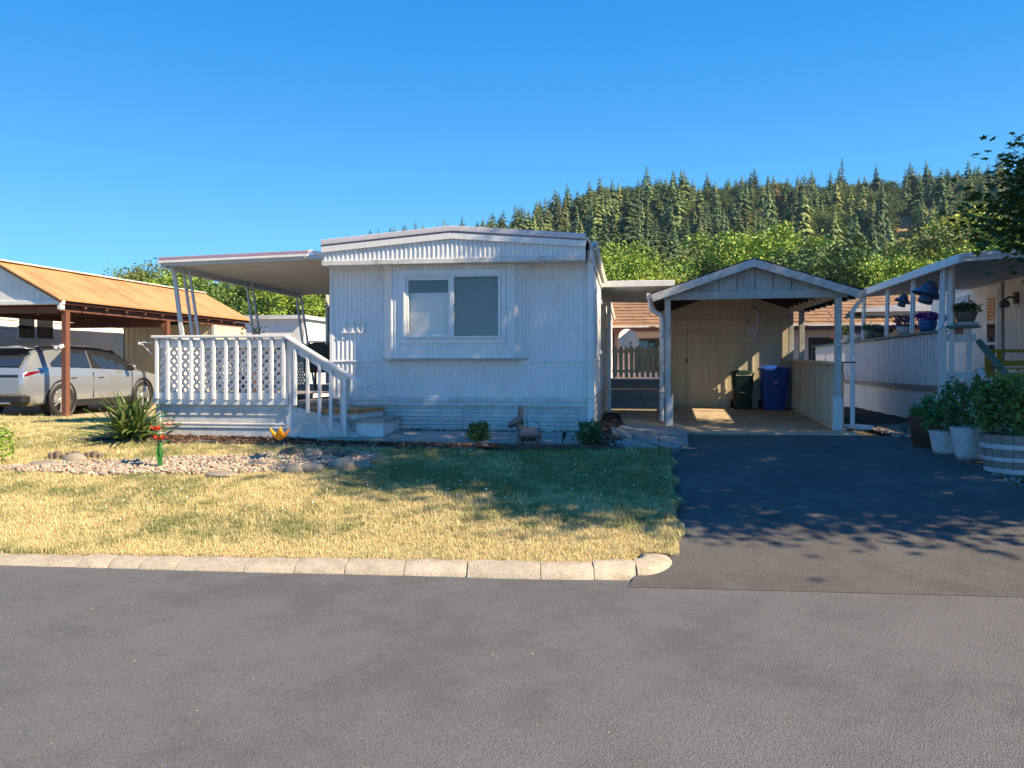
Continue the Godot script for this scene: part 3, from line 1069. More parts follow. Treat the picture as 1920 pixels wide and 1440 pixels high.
	part(b, "rail_board", M.painted_wood, st)
	for s in [[-0.116, 1.034], [0.056, 0.938], [0.218, 0.833], [0.369, 0.737], [0.557, 0.64]]:
		var top: float = 1.935 - (s[0] - xr) * 0.59 - 0.09
		part(cb(V(s[0] - 0.02, s[1], zf + 0.0), V(s[0] + 0.02, top, zf + 0.04), 0.004), "baluster", M.painted_wood, st)
	part(cb(V(0.47, 0.62, zf - 0.13), V(0.56, 1.42, zf - 0.04), 0.006), "newel_post", M.painted_wood, st)
	# awning over the deck
	var aw := thing("porch_awning", "flat metal awning over the left deck held by scrolled leaning columns", "awning", HOME_AT, HOME_YAW)
	var ax := -2.42
	var az := 0.3
	for i in 21:
		var z1 := az - 0.03 - i * 0.215
		b = B.new()
		b.xf = Transform3D(Basis(), V(0, 0, 0))
		var yo := 3.0
		var yi := 3.06
		for seg in [[0.0, -0.035, 0.015, 0.035], [0.015, 0.035, 0.185, 0.035], [0.185, 0.035, 0.2, -0.035], [0.2, -0.035, 0.214, -0.035]]:
			b.quad(V(ax, yo + seg[1], z1 - seg[0]), V(-0.02, yi + seg[1], z1 - seg[0]), V(-0.02, yi + seg[3], z1 - seg[2]), V(ax, yo + seg[3], z1 - seg[2]))
		part(b, "roof_pan", M.pan_metal, aw)
	b = B.new()
	b.beam(V(ax - 0.02, 3.065, az), V(-0.2, 3.118, az), 0.03, 0.05, Vector3.UP)
	part(b, "front_trim", M.purple_trim, aw)
	b = B.new()
	b.beam(V(ax - 0.02, 3.022, az), V(-0.2, 3.075, az), 0.04, 0.032, Vector3.UP)
	part(b, "front_lip", M.trim_white, aw)
	b = B.new()
	b.beam(V(-0.22, 3.14, az - 0.05), V(-0.0, 3.09, az - 0.05), 0.05, 0.05, Vector3.UP)
	part(b, "flashing", M.trim_white, aw)
	part(cb(V(ax - 0.01, 2.96, -4.25), V(ax + 0.02, 3.085, az - 0.02)), "side_gutter", M.post_metal, aw)
	part(cb(V(ax + 0.08, 2.9, -4.2), V(ax + 0.14, 2.995, az - 0.1)), "outer_beam", M.post_metal, aw)
	for i in 12:
		b = B.new()
		b.blob(V(ax + 0.075, 2.99, az - 0.2 - i * 0.36), V(0.012, 0.02, 0.02), 0.0, 0.0, 6, 5)
		part(b, "rivet", M.trim_white, aw)
	for k in 3:
		var z: float = [-0.02, -2.1, -4.1][k]
		var col := thing_part("column", aw)
		var tops := [[-0.05, 0.0], [0.06, -0.02]]
		if k == 0:
			tops = [[-0.1, 0.02], [-0.02, -0.13], [0.09, -0.13]]
		for s in tops:
			b = B.new()
			b.beam(V(-2.32 + s[0] * 0.8, 2.96, z + s[1]), V(-2.05 + s[0], 1.17, z + s[1]), 0.035 if s[0] > -0.09 else 0.06, 0.035, Vector3.BACK, 0.003)
			part(b, "bar", M.post_metal, col)
		for i in 4:
			var y := 2.75 - i * 0.42
			var xm := -2.32 + (2.96 - y) * 0.151 + (0.035 if k == 0 else 0.0)
			var pts := []
			for q in 13:
				var a := TAU * q / 12.0 * 0.85
				pts.append(V(xm + 0.028 * sin(a) * (1 if i % 2 else -1), y - 0.1 + 0.03 * cos(a) - q * 0.008, z - (0.13 if k == 0 else 0.01)))
			b = B.new()
			b.tube(pts, 0.006, 5)
			part(b, "scroll", M.post_metal, col)
	# panel closing the far end of the porch
	var pe := thing("porch_end_panel", "grey panelled wall closing the far end of the left porch", "panel", HOME_AT, HOME_YAW)
	b = B.new()
	b.ribs(-1.78, -0.03, 1.19, [Vector2(-3, 2.96), Vector2(1, 2.99)], -4.33, 0.2, 0.01)
	part(b, "siding_panel", M.carport_grey, pe)
	part(cb(V(-1.83, 1.19, -4.36), V(-1.78, 2.97, -4.3)), "edge_trim", M.trim_white, pe)
	# barbecue on the deck behind the stair rail
	var q := thing("barbecue_grill", "dark covered barbecue grill on the deck beside the home's corner", "grill", HOME_AT, HOME_YAW)
	var gx := -0.33
	var gz := -0.55
	b = B.new()
	b.extrude(PackedVector2Array([Vector2(-0.22, 0.0), Vector2(0.22, 0.0), Vector2(0.22, 0.1), Vector2(0.15, 0.2), Vector2(0.0, 0.235), Vector2(-0.15, 0.2), Vector2(-0.22, 0.1)]), -0.2, 0.2)
	part(b, "lid", M.black_iron, q).position = V(gx, 1.67, gz)
	part(cb(V(gx - 0.23, 1.45, gz - 0.21), V(gx + 0.23, 1.668, gz + 0.21), 0.02), "firebox", M.black_iron, q)
	b = B.new()
	b.tube([V(gx - 0.13, 1.86, gz + 0.2), V(gx - 0.12, 1.9, gz + 0.25), V(gx + 0.12, 1.9, gz + 0.25), V(gx + 0.13, 1.86, gz + 0.2)], 0.012, 6)
	part(b, "handle", M.chrome, q)
	for s in [[-1, -1], [1, -1], [1, 1], [-1, 1]]:
		b = B.new()
		b.beam(V(gx + s[0] * 0.2, 1.19, gz + s[1] * 0.17), V(gx + s[0] * 0.2, 1.45, gz + s[1] * 0.17), 0.03, 0.03)
		part(b, "leg", M.black_iron, q)
	# twiggy potted plant that shows over the rail
	var tw := thing("twiggy_plant", "sparse twiggy potted plant showing above the deck railing", "plant", HOME_AT + V(-1.05, 1.19, 0.35), HOME_YAW)
	b = B.new()
	b.lathe([Vector2(0.0, 0.0), Vector2(0.12, 0.0), Vector2(0.16, 0.26), Vector2(0.14, 0.26), Vector2(0.13, 0.2), Vector2(0.0, 0.2)], 14)
	part(b, "pot", M.terracotta, tw)
	b = B.new()
	var lf := B.new()
	lf.tinted = true
	for i in 9:
		var a := R(0, TAU)
		var e := V(cos(a) * R(0.05, 0.22), R(0.65, 0.95), sin(a) * R(0.05, 0.15))
		b.tube([V(0, 0.2, 0), e * 0.6 + V(R(-0.03, 0.03), 0, 0), e], 0.005, 4, 0.002)
		for k in 5:
			lf.col = Color(0.035, 0.05, 0.025)
			leaf_quad(lf, e + V(R(-0.06, 0.06), R(-0.09, 0.03), R(-0.06, 0.06)), 0.03)
	part(b, "twigs", M.bark, tw)
	part(lf, "leaves", M.leaf, tw)

func lattice(parent: Node3D, x0: float, x1: float, y0: float, y1: float, z: float, turn: Basis) -> void:
	# each diagonal slat is its own thin board, two layers crossing
	var step := 0.11
	for dir in [1, -1]:
		var s := x0 - (y1 - y0)
		while s < x1 + (y1 - y0):
			var a := Vector2(s, y0 if dir > 0 else y1)
			var e := Vector2(s + (y1 - y0), y1 if dir > 0 else y0)
			var lo := clampf((x0 - a.x) / (e.x - a.x), 0, 1)
			var hi := clampf((x1 - a.x) / (e.x - a.x), 0, 1)
			if hi - lo > 0.08:
				var p := a.lerp(e, lo)
				var q := a.lerp(e, hi)
				var b := B.new()
				b.xf = Transform3D(turn, Vector3.ZERO)
				b.beam(V(p.x, p.y, z + 0.004 * dir), V(q.x, q.y, z + 0.004 * dir), 0.007, 0.036, V(-(q - p).normalized().y, (q - p).normalized().x, 0), 0.0)
				part(b, "lattice_slat", M.painted_wood, parent)
			s += step
func leaf_quad(b: B, at: Vector3, r: float) -> void:
	var u := V(R(-1, 1), R(-1, 1), R(-1, 1)).normalized()
	var w := u.cross(V(R(-1, 1), R(-1, 1), R(-1, 1))).normalized()
	b.quad(at - u * r, at + w * r * 0.55, at + u * r, at - w * r * 0.55)

# ---- carport at the end of the driveway (its slab climbs slightly to the back)
const CAR_AT := Vector3(2.693, 0.48, -13.3)
const CAR_YAW := 11.5
func tilt(o: Node3D) -> void:
	o.transform.basis = o.transform.basis * Basis(Vector3.RIGHT, deg_to_rad(1.1))
func build_carport() -> void:
	var w := 2.76
	var dp := -5.1
	var slab := cb(V(-0.25, -0.16, dp - 0.2), V(w + 0.22, 0.0, 0.55), 0.02)
	var so := struct(slab, "carport_slab", M.tan_concrete)
	so.position = CAR_AT
	so.rotation.y = -deg_to_rad(CAR_YAW)
	tilt(so)
	var t := thing("carport", "grey gabled carport with an open front and beige rear wall", "carport", CAR_AT, CAR_YAW)
	tilt(t)
	var b := B.new()
	# posts
	for s in [[0.0, 0.0], [w, 0.0], [w, -3.57], [w, dp + 0.1], [0.0, -3.57], [0.0, dp + 0.1]]:
		part(cb(V(s[0] - 0.05, 0.0, s[1] - 0.05), V(s[0] + 0.05, 2.2, s[1] + 0.05), 0.006), "post", M.carport_trim, t)
	var sl := thing_part("post_sleeve", t)
	part(cb(V(w - 0.085, 0.0, -0.062), V(w + 0.066, 0.56, 0.07), 0.008), "board", M.painted_wood, sl)
	var sl2 := thing_part("post_sleeve", t)
	part(cb(V(-0.02, 0.0, 0.051), V(0.06, 0.55, 0.075), 0.004), "board", M.painted_wood, sl2)
	part(cb(V(0.062, 0.0, -0.05), V(0.09, 0.58, 0.06), 0.004), "board", M.painted_wood, sl2)
	# beams
	part(cb(V(-0.06, 2.2, -0.03), V(w + 0.14, 2.34, 0.075), 0.006), "front_beam", M.carport_grey, t)
	for x in [0.0, w]:
		part(cb(V(x - 0.045, 2.2, dp), V(x + 0.045, 2.34, -0.032), 0.006), "side_beam", M.beige_board, t)
	# roof: two dark shingled slopes with exposed rafters, barge boards and gable boards
	var pk := 1.4
	var hw := 1.66
	var ye := 2.3
	var yp := 2.86
	for s in [-1, 1]:
		b = B.new()
		var e := V(pk + s * hw, ye, 0)
		var p := V(pk, yp, 0)
		b.hexa([e + V(0, -0.03, 0.24), p + V(0, -0.03, 0.24), p + V(0, -0.03, dp - 0.3), e + V(0, -0.03, dp - 0.3)], [e + V(0, 0.0, 0.24), p + V(0, 0.0, 0.24), p + V(0, 0.0, dp - 0.3), e + V(0, 0.0, dp - 0.3)])
		part(b, "roof_deck", M.dark_wood, t)
		var rf := thing_part("roof_slope", t)
		for i in 11:
			var f0 := i / 11.0
			var a0 := e.lerp(p, f0)
			var a1 := e.lerp(p, minf(1.0, f0 + 0.11))
			if i == 0:
				a0 += (e - p).normalized() * 0.03
			b = B.new()
			b.hexa([a0 + V(0, 0.003, 0.27), a1 + V(0, 0.001, 0.27), a1 + V(0, 0.001, dp - 0.3), a0 + V(0, 0.003, dp - 0.3)], [a0 + V(0, 0.02, 0.27), a1 + V(0, 0.006, 0.27), a1 + V(0, 0.006, dp - 0.3), a0 + V(0, 0.02, dp - 0.3)])
			part(b, "shingle_course", M.shingle_dark, rf)
		b = B.new()
		b.beam(e + V(0, -0.075, 0.255), p + V(0, -0.075, 0.255), 0.028, 0.13, Vector3.UP, 0.004)
		part(b, "barge_board", M.carport_trim, t)
		for i in 9:
			var z := -0.15 - i * 0.6
			b = B.new()
			b.beam(e + V(0, -0.085, z), p + V(0, -0.085, z), 0.04, 0.1, Vector3.UP, 0.0)
			part(b, "rafter", M.dark_wood, t)
	part(cb(V(pk - 0.008, yp - 0.15, 0.265), V(pk + 0.008, yp + 0.0, 0.275), 0.002), "joint_cover", M.trim_white, t)
	var xs := []
	var x := -0.02
	while x < w + 0.1:
		xs.append(x)
		x += 0.292
	xs.append(w + 0.1)
	for i in xs.size() - 1:
		var ya := ye + (1.0 - absf(xs[i] - pk) / hw) * (yp - ye) - 0.05
		var yb := ye + (1.0 - absf(xs[i + 1] - pk) / hw) * (yp - ye) - 0.05
		var poly := PackedVector2Array([Vector2(xs[i] + 0.007, 2.33), Vector2(xs[i + 1] - 0.007, 2.33), Vector2(xs[i + 1] - 0.007, maxf(yb, 2.335))])
		if xs[i] < pk and xs[i + 1] > pk:
			poly.append(Vector2(pk, yp - 0.05))
		poly.append(Vector2(xs[i] + 0.007, maxf(ya, 2.335)))
		b = B.new()
		b.extrude(poly, -0.01, 0.03)
		part(b, "gable_board", M.carport_grey, t)
	b = B.new()
	b.extrude(PackedVector2Array([Vector2(0, 2.33), Vector2(w, 2.33), Vector2(pk, yp - 0.06)]), -0.03, -0.012)
	part(b, "gable_backing", M.carport_grey, t)
	# rear wall: boards with proud battens, a door cut into it
	b = B.new()
	b.extrude(PackedVector2Array([Vector2(-0.1, 0.0), Vector2(w + 0.05, 0.0), Vector2(w + 0.05, 2.3), Vector2(pk, yp - 0.06), Vector2(-0.1, 2.3)]), dp - 0.05, dp)
	part(b, "rear_wall", M.beige_board, t)
	x = 0.1
	while x < w:
		var top := ye + (1.0 - absf(x - pk) / hw) * (yp - ye) - 0.1
		if x > 0.42 and x < 1.16:
			part(cb(V(x - 0.018, 1.78, dp), V(x + 0.018, top, dp + 0.022), 0.003), "batten", M.beige_board, t)
		else:
			part(cb(V(x - 0.018, 0.02, dp), V(x + 0.018, top, dp + 0.022), 0.003), "batten", M.beige_board, t)
		x += 0.305
	part(cb(V(0.0, 2.02, dp + 0.002), V(1.5, 2.055, dp + 0.02), 0.003), "head_batten", M.beige_board, t)
	var door := thing_part("door", t)
	for s in [[0.465, 0.79], [0.796, 0.96], [0.966, 1.125]]:
		part(cb(V(s[0], 0.02, dp + 0.004), V(s[1], 1.74, dp + 0.02), 0.004), "door_board", M.beige_board, door)
	for s in [[0.43, 0.458, 0.0, 1.78], [1.132, 1.155, 0.0, 1.78], [0.458, 1.132, 1.75, 1.78]]:
		part(cb(V(s[0], s[2], dp + 0.003), V(s[1], s[3], dp + 0.028), 0.004), "door_frame", M.beige_board, door)
	part(cb(V(0.52, 0.1, dp + 0.022), V(0.545, 1.62, dp + 0.034), 0.003), "brace_strip", M.beige_board, door)
	b = B.new()
	b.blob(V(0.43, 1.08, dp + 0.05), V(0.022, 0.03, 0.02), 0.0, 0.0, 10, 7)
	part(b, "padlock", M.black_iron, door)
	part(cb(V(0.405, 1.12, dp + 0.03), V(0.46, 1.145, dp + 0.038), 0.002), "hasp", M.black_iron, door)
	# right-hand half wall with its studs on show
	var hwll := thing_part("half_wall", t)
	b = B.new()
	b.box(V(w + 0.1, 0.03, dp), V(w + 0.112, 1.09, -0.07))
	part(b, "sheathing", M.beige_board, hwll)
	part(cb(V(w - 0.06, 1.09, dp), V(w + 0.12, 1.13, -0.06), 0.006), "cap_rail", M.beige_board, hwll)
	part(cb(V(w - 0.045, 0.0, dp), V(w + 0.1, 0.035, -0.06), 0.004), "bottom_plate", M.beige_board, hwll)
	for i in 8:
		var z := -0.35 - i * 0.6
		part(cb(V(w - 0.045, 0.036, z - 0.02), V(w + 0.099, 1.088, z + 0.02), 0.003), "stud", M.beige_board, hwll)
	# gutters and downspouts
	for s in [[-0.3, -1], [w + 0.34, 1]]:
		var gx: float = s[0]
		b = B.new()
		b.extrude(PackedVector2Array([Vector2(gx - 0.055, 2.315), Vector2(gx - 0.04, 2.215), Vector2(gx + 0.04, 2.215), Vector2(gx + 0.055, 2.315), Vector2(gx + 0.045, 2.315), Vector2(gx + 0.03, 2.225), Vector2(gx - 0.03, 2.225), Vector2(gx - 0.045, 2.315)]), dp - 0.3, 0.2)
		part(b, "gutter", M.pale_gutter, t)
		part(cb(V(gx - 0.055, 2.213, 0.2), V(gx + 0.055, 2.316, 0.206), 0.002), "gutter_cap", M.pale_gutter, t)
	b = B.new()
	b.tube([V(-0.3, 2.24, 0.08), V(-0.3, 2.1, 0.08), V(-0.28, 2.04, 0.08), V(-0.13, 1.95, 0.06), V(-0.1, 1.9, 0.05), V(-0.1, 0.12, 0.05)], 0.04, 8)
	part(b, "downspout", M.pale_gutter, t)
	part(cb(V(-0.145, 1.68, 0.0), V(-0.05, 1.7, 0.095), 0.003), "pipe_strap", M.pale_gutter, t)
	part(cb(V(-0.145, 0.62, 0.0), V(-0.05, 0.64, 0.095), 0.003), "pipe_strap", M.pale_gutter, t)
	b = B.new()
	b.tube([V(w + 0.36, 2.24, 0.1), V(w + 0.35, 2.16, 0.1), V(w + 0.22, 2.0, 0.08), V(w + 0.2, 1.94, 0.08), V(w + 0.21, 0.1, 0.1), V(w + 0.24, 0.04, 0.2)], 0.036, 8)
	part(b, "downspout", M.painted_wood, t)
	part(cb(V(w + 0.06, 1.12, 0.0), V(w + 0.26, 1.14, 0.13), 0.003), "pipe_strap", M.black_iron, t)
	# splash block under the right-hand downspout
	b = B.new()
	b.extrude(PackedVector2Array([Vector2(-0.09, 0.0), Vector2(0.09, 0.0), Vector2(0.13, -0.42), Vector2(0.07, -0.48), Vector2(-0.07, -0.48), Vector2(-0.13, -0.42)]), 0.0, 0.02)
	var sp := thing("splash_block", "white plastic splash block under the carport's right downspout", "splash block", CAR_AT + V(2.95, 0.045, 0.72), CAR_YAW - 22.0)
	var fl := part(b, "tray", M.white_pot, sp)
	fl.transform = Transform3D(Basis(Vector3.RIGHT, -PI / 2), V(0, 0, -0.2))
	for e in [[-0.09, 0.0, -0.13, 0.42], [0.09, 0.0, 0.13, 0.42], [-0.13, 0.42, -0.07, 0.48], [0.13, 0.42, 0.07, 0.48], [-0.07, 0.48, 0.07, 0.48]]:
		b = B.new()
		b.beam(V(e[0], 0.035, e[1] - 0.2), V(e[2], 0.035, e[3] - 0.2), 0.02, 0.06)
		part(b, "rim", M.white_pot, sp)
	# swan cut-out on the rear wall
	var sw := thing("swan_ornament", "cream swan-shaped wooden ornament hung on the carport's rear wall", "ornament", CAR_AT, CAR_YAW)
	tilt(sw)
	var neck := []
	for i in 19:
		var a := lerpf(-0.6, 3.6, i / 18.0)
		neck.append(Vector2(0.03 + 0.1 * cos(a), 0.6 + 0.14 * sin(a)))
	neck.push_front(Vector2(0.1, 0.36))
	b = B.new()
	var pts := []
	for q in neck:
		pts.append(V(q.x, q.y, 0))
	b.tube(pts, 0.034, 8, 0.024)
	b.blob(V(-0.065, 0.53, 0), V(0.035, 0.03, 0.02), 0.0, 0.0, 10, 7)
	b.extrude(PackedVector2Array([Vector2(-0.13, 0.38), Vector2(-0.08, 0.34), Vector2(0.0, 0.35), Vector2(0.06, 0.39), Vector2(0.12, 0.42), Vector2(0.135, 0.3), Vector2(0.1, 0.2), Vector2(0.03, 0.13), Vector2(-0.03, 0.13), Vector2(-0.1, 0.2), Vector2(-0.13, 0.3)]), -0.015, 0.015)
	b.extrude(PackedVector2Array([Vector2(-0.025, 0.131), Vector2(0.025, 0.131), Vector2(0.03, 0.06), Vector2(0.11, 0.03), Vector2(0.11, 0.0), Vector2(-0.11, 0.0), Vector2(-0.11, 0.03), Vector2(-0.03, 0.06)]), -0.015, 0.015)
	var so2 := part(b, "body", M.painted_wood, sw)
	so2.position = V(1.92, 1.53, dp + 0.04)
	b = B.new()
	b.blob(V(-0.085, 0.495, 0.0), V(0.016, 0.03, 0.016), 0.0, 0.0, 8, 6)
	part(b, "beak", M.black_iron, sw).position = V(1.92, 1.53, dp + 0.04)
	# wheelie bins
	make_bin("green", V(1.66, 0.0, dp + 0.42), 0.245, 0.88, "dark green wheeled bin standing against the carport's rear wall", M.bin_green)
	make_bin("blue", V(2.34, 0.0, dp + 0.45), 0.315, 0.99, "blue wheeled recycling bin beside the carport's half wall", M.bin_blue)

func make_bin(kind: String, at: Vector3, hw: float, h: float, label: String, m: Material) -> void:
	var t := thing("wheeled_bin", label, "bin", CAR_AT, CAR_YAW, "wheeled bins in the carport")
	tilt(t)
	var o := thing_part("tub", t)
	o.position = at
	var b := B.new()
	var rows := []
	for s in [[0.0, 0.74, 0.8], [0.04, 0.76, 0.82], [0.62, 0.92, 0.95], [0.66, 0.93, 0.97], [0.86, 0.97, 1.0], [0.9, 1.0, 1.02]]:
		var row := PackedVector3Array()
		for k in 33:
			var a := TAU * k / 32.0
			var x: float = signf(cos(a)) * pow(absf(cos(a)), 0.38) * hw * s[1]
			var z: float = signf(sin(a)) * pow(absf(sin(a)), 0.38) * hw * 1.05 * s[2]
			row.append(V(x, s[0] * h, -z))
		rows.append(row)
	b.surf(rows, false, true)
	part(b, "shell", m, o)
	# recessed front panel with a lift bar and flared side panels
	part(cb(V(-hw * 0.28, h * 0.4, hw * 0.86), V(hw * 0.28, h * 0.56, hw * 0.93), 0.01), "recess", M.car_black if kind == "green" else m, o)
	b = B.new()
	b.tube([V(-hw * 0.3, h * 0.43, hw * 0.97), V(hw * 0.3, h * 0.43, hw * 0.97)], 0.012, 6)
	part(b, "lift_bar", M.galvanised, o)
	for s in [-1, 1]:
		b = B.new()
		b.hexa([V(s * hw * 0.45, 0.02, hw * 0.84), V(s * hw * 0.72, 0.02, hw * 0.78), V(s * hw * 0.72, 0.02, hw * 0.6), V(s * hw * 0.45, 0.02, hw * 0.6)],
			[V(s * hw * 0.33, h * 0.55, hw * 1.0), V(s * hw * 0.86, h * 0.6, hw * 0.95), V(s * hw * 0.86, h * 0.6, hw * 0.6), V(s * hw * 0.33, h * 0.55, hw * 0.6)])
		part(b, "side_flare", m, o)
	var lid := thing_part("lid", t)
	lid.position = at
	b = B.new()
	rows = []
	for s in [[0.885, 1.04], [0.925, 1.06], [0.95, 1.0], [0.985, 0.82], [1.0, 0.45], [1.003, 0.0]]:
		var row := PackedVector3Array()
		for k in 33:
			var a := TAU * k / 32.0
			row.append(V(signf(cos(a)) * pow(absf(cos(a)), 0.4) * hw * s[1], s[0] * h, -signf(sin(a)) * pow(absf(sin(a)), 0.4) * hw * 1.06 * s[1]))
		rows.append(row)
	b.surf(rows, false, true)
	part(b, "cover", m, lid)
	b = B.new()
	b.tube([V(-hw * 0.8, h * 0.93, -hw * 1.12), V(hw * 0.8, h * 0.93, -hw * 1.12)], 0.016, 6)
	part(b, "handle_bar", m, lid)
	# pale moulded marks on the front, too small to read
	if kind == "green":
		for i in 6:
			part(cb(V((i - 2.6) * 0.058, h * 0.87, hw * 1.06), V((i - 2.1) * 0.058 + 0.012, h * 0.91, hw * 1.1), 0.002), "moulded_mark", M.bin_white, o)
	else:
		for i in 2:
			for k in 5 - i:
				part(cb(V((k - 2.4 + i * 0.5) * 0.022, h * 0.64 - i * 0.03, hw * 0.985), V((k - 1.7 + i * 0.5) * 0.022, h * 0.66 - i * 0.03, hw * 1.012), 0.002), "moulded_mark", M.bin_white, o)
	for s in [-1, 1]:
		b = B.new()
		b.xf = Transform3D(Basis(Vector3.BACK, PI / 2), at + V(s * hw * 0.85, 0.1, -hw * 0.95))
		b.lathe([Vector2(0.0, -0.025), Vector2(0.09, -0.025), Vector2(0.1, -0.012), Vector2(0.1, 0.012), Vector2(0.09, 0.025), Vector2(0.0, 0.025)], 16)
		part(b, "wheel", M.tyre, t)

# ---- passage between the home and the carport
func build_passage() -> void:
	var b := B.new()
	# concrete pads, the broken strip and the walk along the home's front
	for s in [["side_path", "tan_concrete", [[3.95, -7.0], [5.2, -7.2], [5.05, -2.2], [4.1, -2.1]], 0.02]]:
		b = B.new()
		slab_poly(b, s[2], s[3])
		struct(b, s[0], M[s[1]])
	var walk := thing_struct("front_walk")
	for q in [[[0.75, 0.3], [2.1, 0.3], [2.1, 0.98], [0.2, 0.98]], [[2.11, 0.28], [3.3, 0.24], [3.35, 0.96], [2.11, 0.98]], [[3.36, 0.2], [4.2, -0.1], [4.62, 0.6], [3.36, 0.95]]]:
		b = B.new()
		slab_poly(b, q, 0.05)
		part(b, "slab", M.concrete, walk)
	var crazed := thing_struct("broken_paving")
	for q in [[[3.9, -1.1], [4.25, -1.15], [4.2, -0.3], [3.95, -0.12]], [[4.27, -1.15], [4.6, -1.1], [4.55, -0.25], [4.22, -0.3]], [[4.62, -1.1], [5.0, -1.05], [4.95, -0.15], [4.57, -0.2]], [[4.05, -2.05], [5.05, -2.15], [5.02, -1.15], [4.0, -1.2]], [[4.25, -0.25], [4.6, -0.2], [4.9, -0.1], [4.75, 0.4]]]:
		b = B.new()
		slab_poly(b, q, 0.03 + R(0, 0.015))
		part(b, "paving_piece", M.concrete, crazed)
	# mulch around the home
	b = B.new()
	var rows := []
	for i in 9:
		var row := PackedVector3Array()
		for j in 41:
			var x := -2.9 + 7.5 * j / 40.0
			var z1 := B.along([Vector2(-2.9, 1.3), Vector2(-0.3, 1.2), Vector2(2.7, 1.24), Vector2(4.65, 0.86)], x)
			var z := lerpf(-0.15, z1, i / 8.0)
			var p := home_pt(x, z)
			row.append(V(p.x, bed_y(x, p) + 0.015 + 0.012 * patch.get_noise_2d(x * 9.0, z * 9.0), p.z))
		rows.append(row)
	b.surf(rows, true)
	struct(b, "planting_bed", M.mulch)
	b = B.new()
	rows = []
	for i in 12:
		var row := PackedVector3Array()
		for j in 6:
			var p := home_pt(3.66 + 0.55 * j / 5.0, -6.0 + 5.85 * i / 11.0)
			row.append(V(p.x, bed_y(3.66 + 0.55 * j / 5.0, p) + 0.012, p.z))
		rows.append(row)
	b.surf(rows, true)
	struct(b, "side_bed", M.mulch)
	# bark chips over the bed
	var chip := B.new()
	chip.tinted = true
	chip.col = Color.WHITE
	chip.hexa([V(-0.02, -0.003, 0.008), V(0.02, -0.003, 0.006), V(0.017, -0.003, -0.007), V(-0.018, -0.003, -0.008)], [V(-0.019, 0.004, 0.006), V(0.017, 0.005, 0.005), V(0.015, 0.005, -0.006), V(-0.016, 0.004, -0.007)])
	var pl := []
	var ti := []
	for i in 7000:
		var x := R(-2.85, 4.6)
		var z1 := B.along([Vector2(-2.9, 1.3), Vector2(-0.3, 1.2), Vector2(2.7, 1.24), Vector2(4.65, 0.86)], x)
		var z := R(0.0, z1 - 0.03)
		if i % 6 == 0:
			x = R(3.7, 4.2)
			z = R(-5.0, 0.0)
		var p := home_pt(x, z)
		p.y = bed_y(x, p) + 0.024
		var bs := Basis.from_euler(V(R(-0.5, 0.5), R(0, TAU), R(-0.5, 0.5))).scaled(Vector3.ONE * R(0.6, 1.7))
		pl.append(Transform3D(bs, p))
		var k := R(0.4, 1.6)
		ti.append(Color(0.085 * k, 0.045 * k, 0.03 * k) if R(0, 1) < 0.85 else Color(0.25, 0.19, 0.14))
	many("bark_chips", "dark reddish bark chips spread over the bed before the home", "mulch", chip.mesh(), M.chip, pl, ti)
	# timber edging along the bed
	var eg := thing("timber_edging", "dark timber edging board between the lawn and right half of bed", "edging")
	edge_run(eg, [[2.62, 1.3], [3.3, 1.2], [4.66, 0.9]], 0.1, M.timber, "board")
	var eg2 := thing("broken_edging", "low broken stone and wood edging along left half of bed", "edging")
	for i in 15:
		var x := -2.5 + i * 0.335
		var z := B.along([Vector2(-2.9, 1.3), Vector2(-0.3, 1.22), Vector2(2.7, 1.26)], x)
		var p := home_pt(x, z + R(-0.03, 0.03))
		b = B.new()
		b.xf = Transform3D(Basis(Vector3.UP, -deg_to_rad(HOME_YAW) + R(-0.12, 0.12)), V(p.x, yard(p.x, -p.z) + 0.02, p.z))
		b.cbox(V(-0.15, -0.04, -0.03), V(R(0.1, 0.16), R(0.0, 0.03), 0.03), 0.012)
		part(b, "edging_piece", M.dark_stone if i % 3 else M.timber, eg2)
	# white flat cover between the home and the carport
	var cv := thing("side_awning", "white flat patio cover between the home and the carport", "awning", HOME_AT, HOME_YAW)
	part(cb(V(3.68, 2.98, -3.75), V(4.98, 3.09, -3.69), 0.006), "front_fascia", M.trim_white, cv)
	for i in 12:
		b = B.new()
		var z := -3.76 - i * 0.3
		b.quad(V(3.68, 3.03, z), V(3.68, 3.03, z - 0.27), V(4.96, 2.99, z - 0.27), V(4.96, 2.99, z))
		b.quad(V(3.68, 3.03, z - 0.27), V(3.68, 3.005, z - 0.285), V(4.96, 2.965, z - 0.285), V(4.96, 2.99, z - 0.27))
		b.quad(V(3.68, 3.005, z - 0.285), V(3.68, 3.03, z - 0.3), V(4.96, 2.99, z - 0.3), V(4.96, 2.965, z - 0.285))
		part(b, "roof_pan", M.trim_white, cv)
	part(cb(V(4.92, 2.9, -7.4), V(4.98, 3.0, -3.75), 0.005), "side_beam", M.trim_white, cv)
	for s in [[3.78, -5.2], [4.95, -7.3]]:
		part(cb(V(s[0] - 0.04, 0.62, s[1] - 0.04), V(s[0] + 0.04, 2.96, s[1] + 0.04), 0.006), "post", M.trim_white, cv)
	# dark steps up to a side landing and a picket gate
	var st := thing("side_steps", "dark slate-painted wooden steps in the gap beside the home", "steps", HOME_AT, HOME_YAW)
	var z0 := -6.5
	for i in 3:
		var y := 0.62 + 0.21 * i
		part(cb(V(3.74, y, z0 - i * 0.26 - 0.03), V(4.93 - (0.06 if i else 0.0), y + 0.17, z0 - i * 0.26), 0.006), "riser", M.slate_wood, st)
		part(cb(V(3.72, y + 0.172, z0 - i * 0.26 - 0.3), V(4.95 - (0.06 if i else 0.0), y + 0.207, z0 - i * 0.26 + 0.03), 0.006), "tread", M.slate_wood, st)
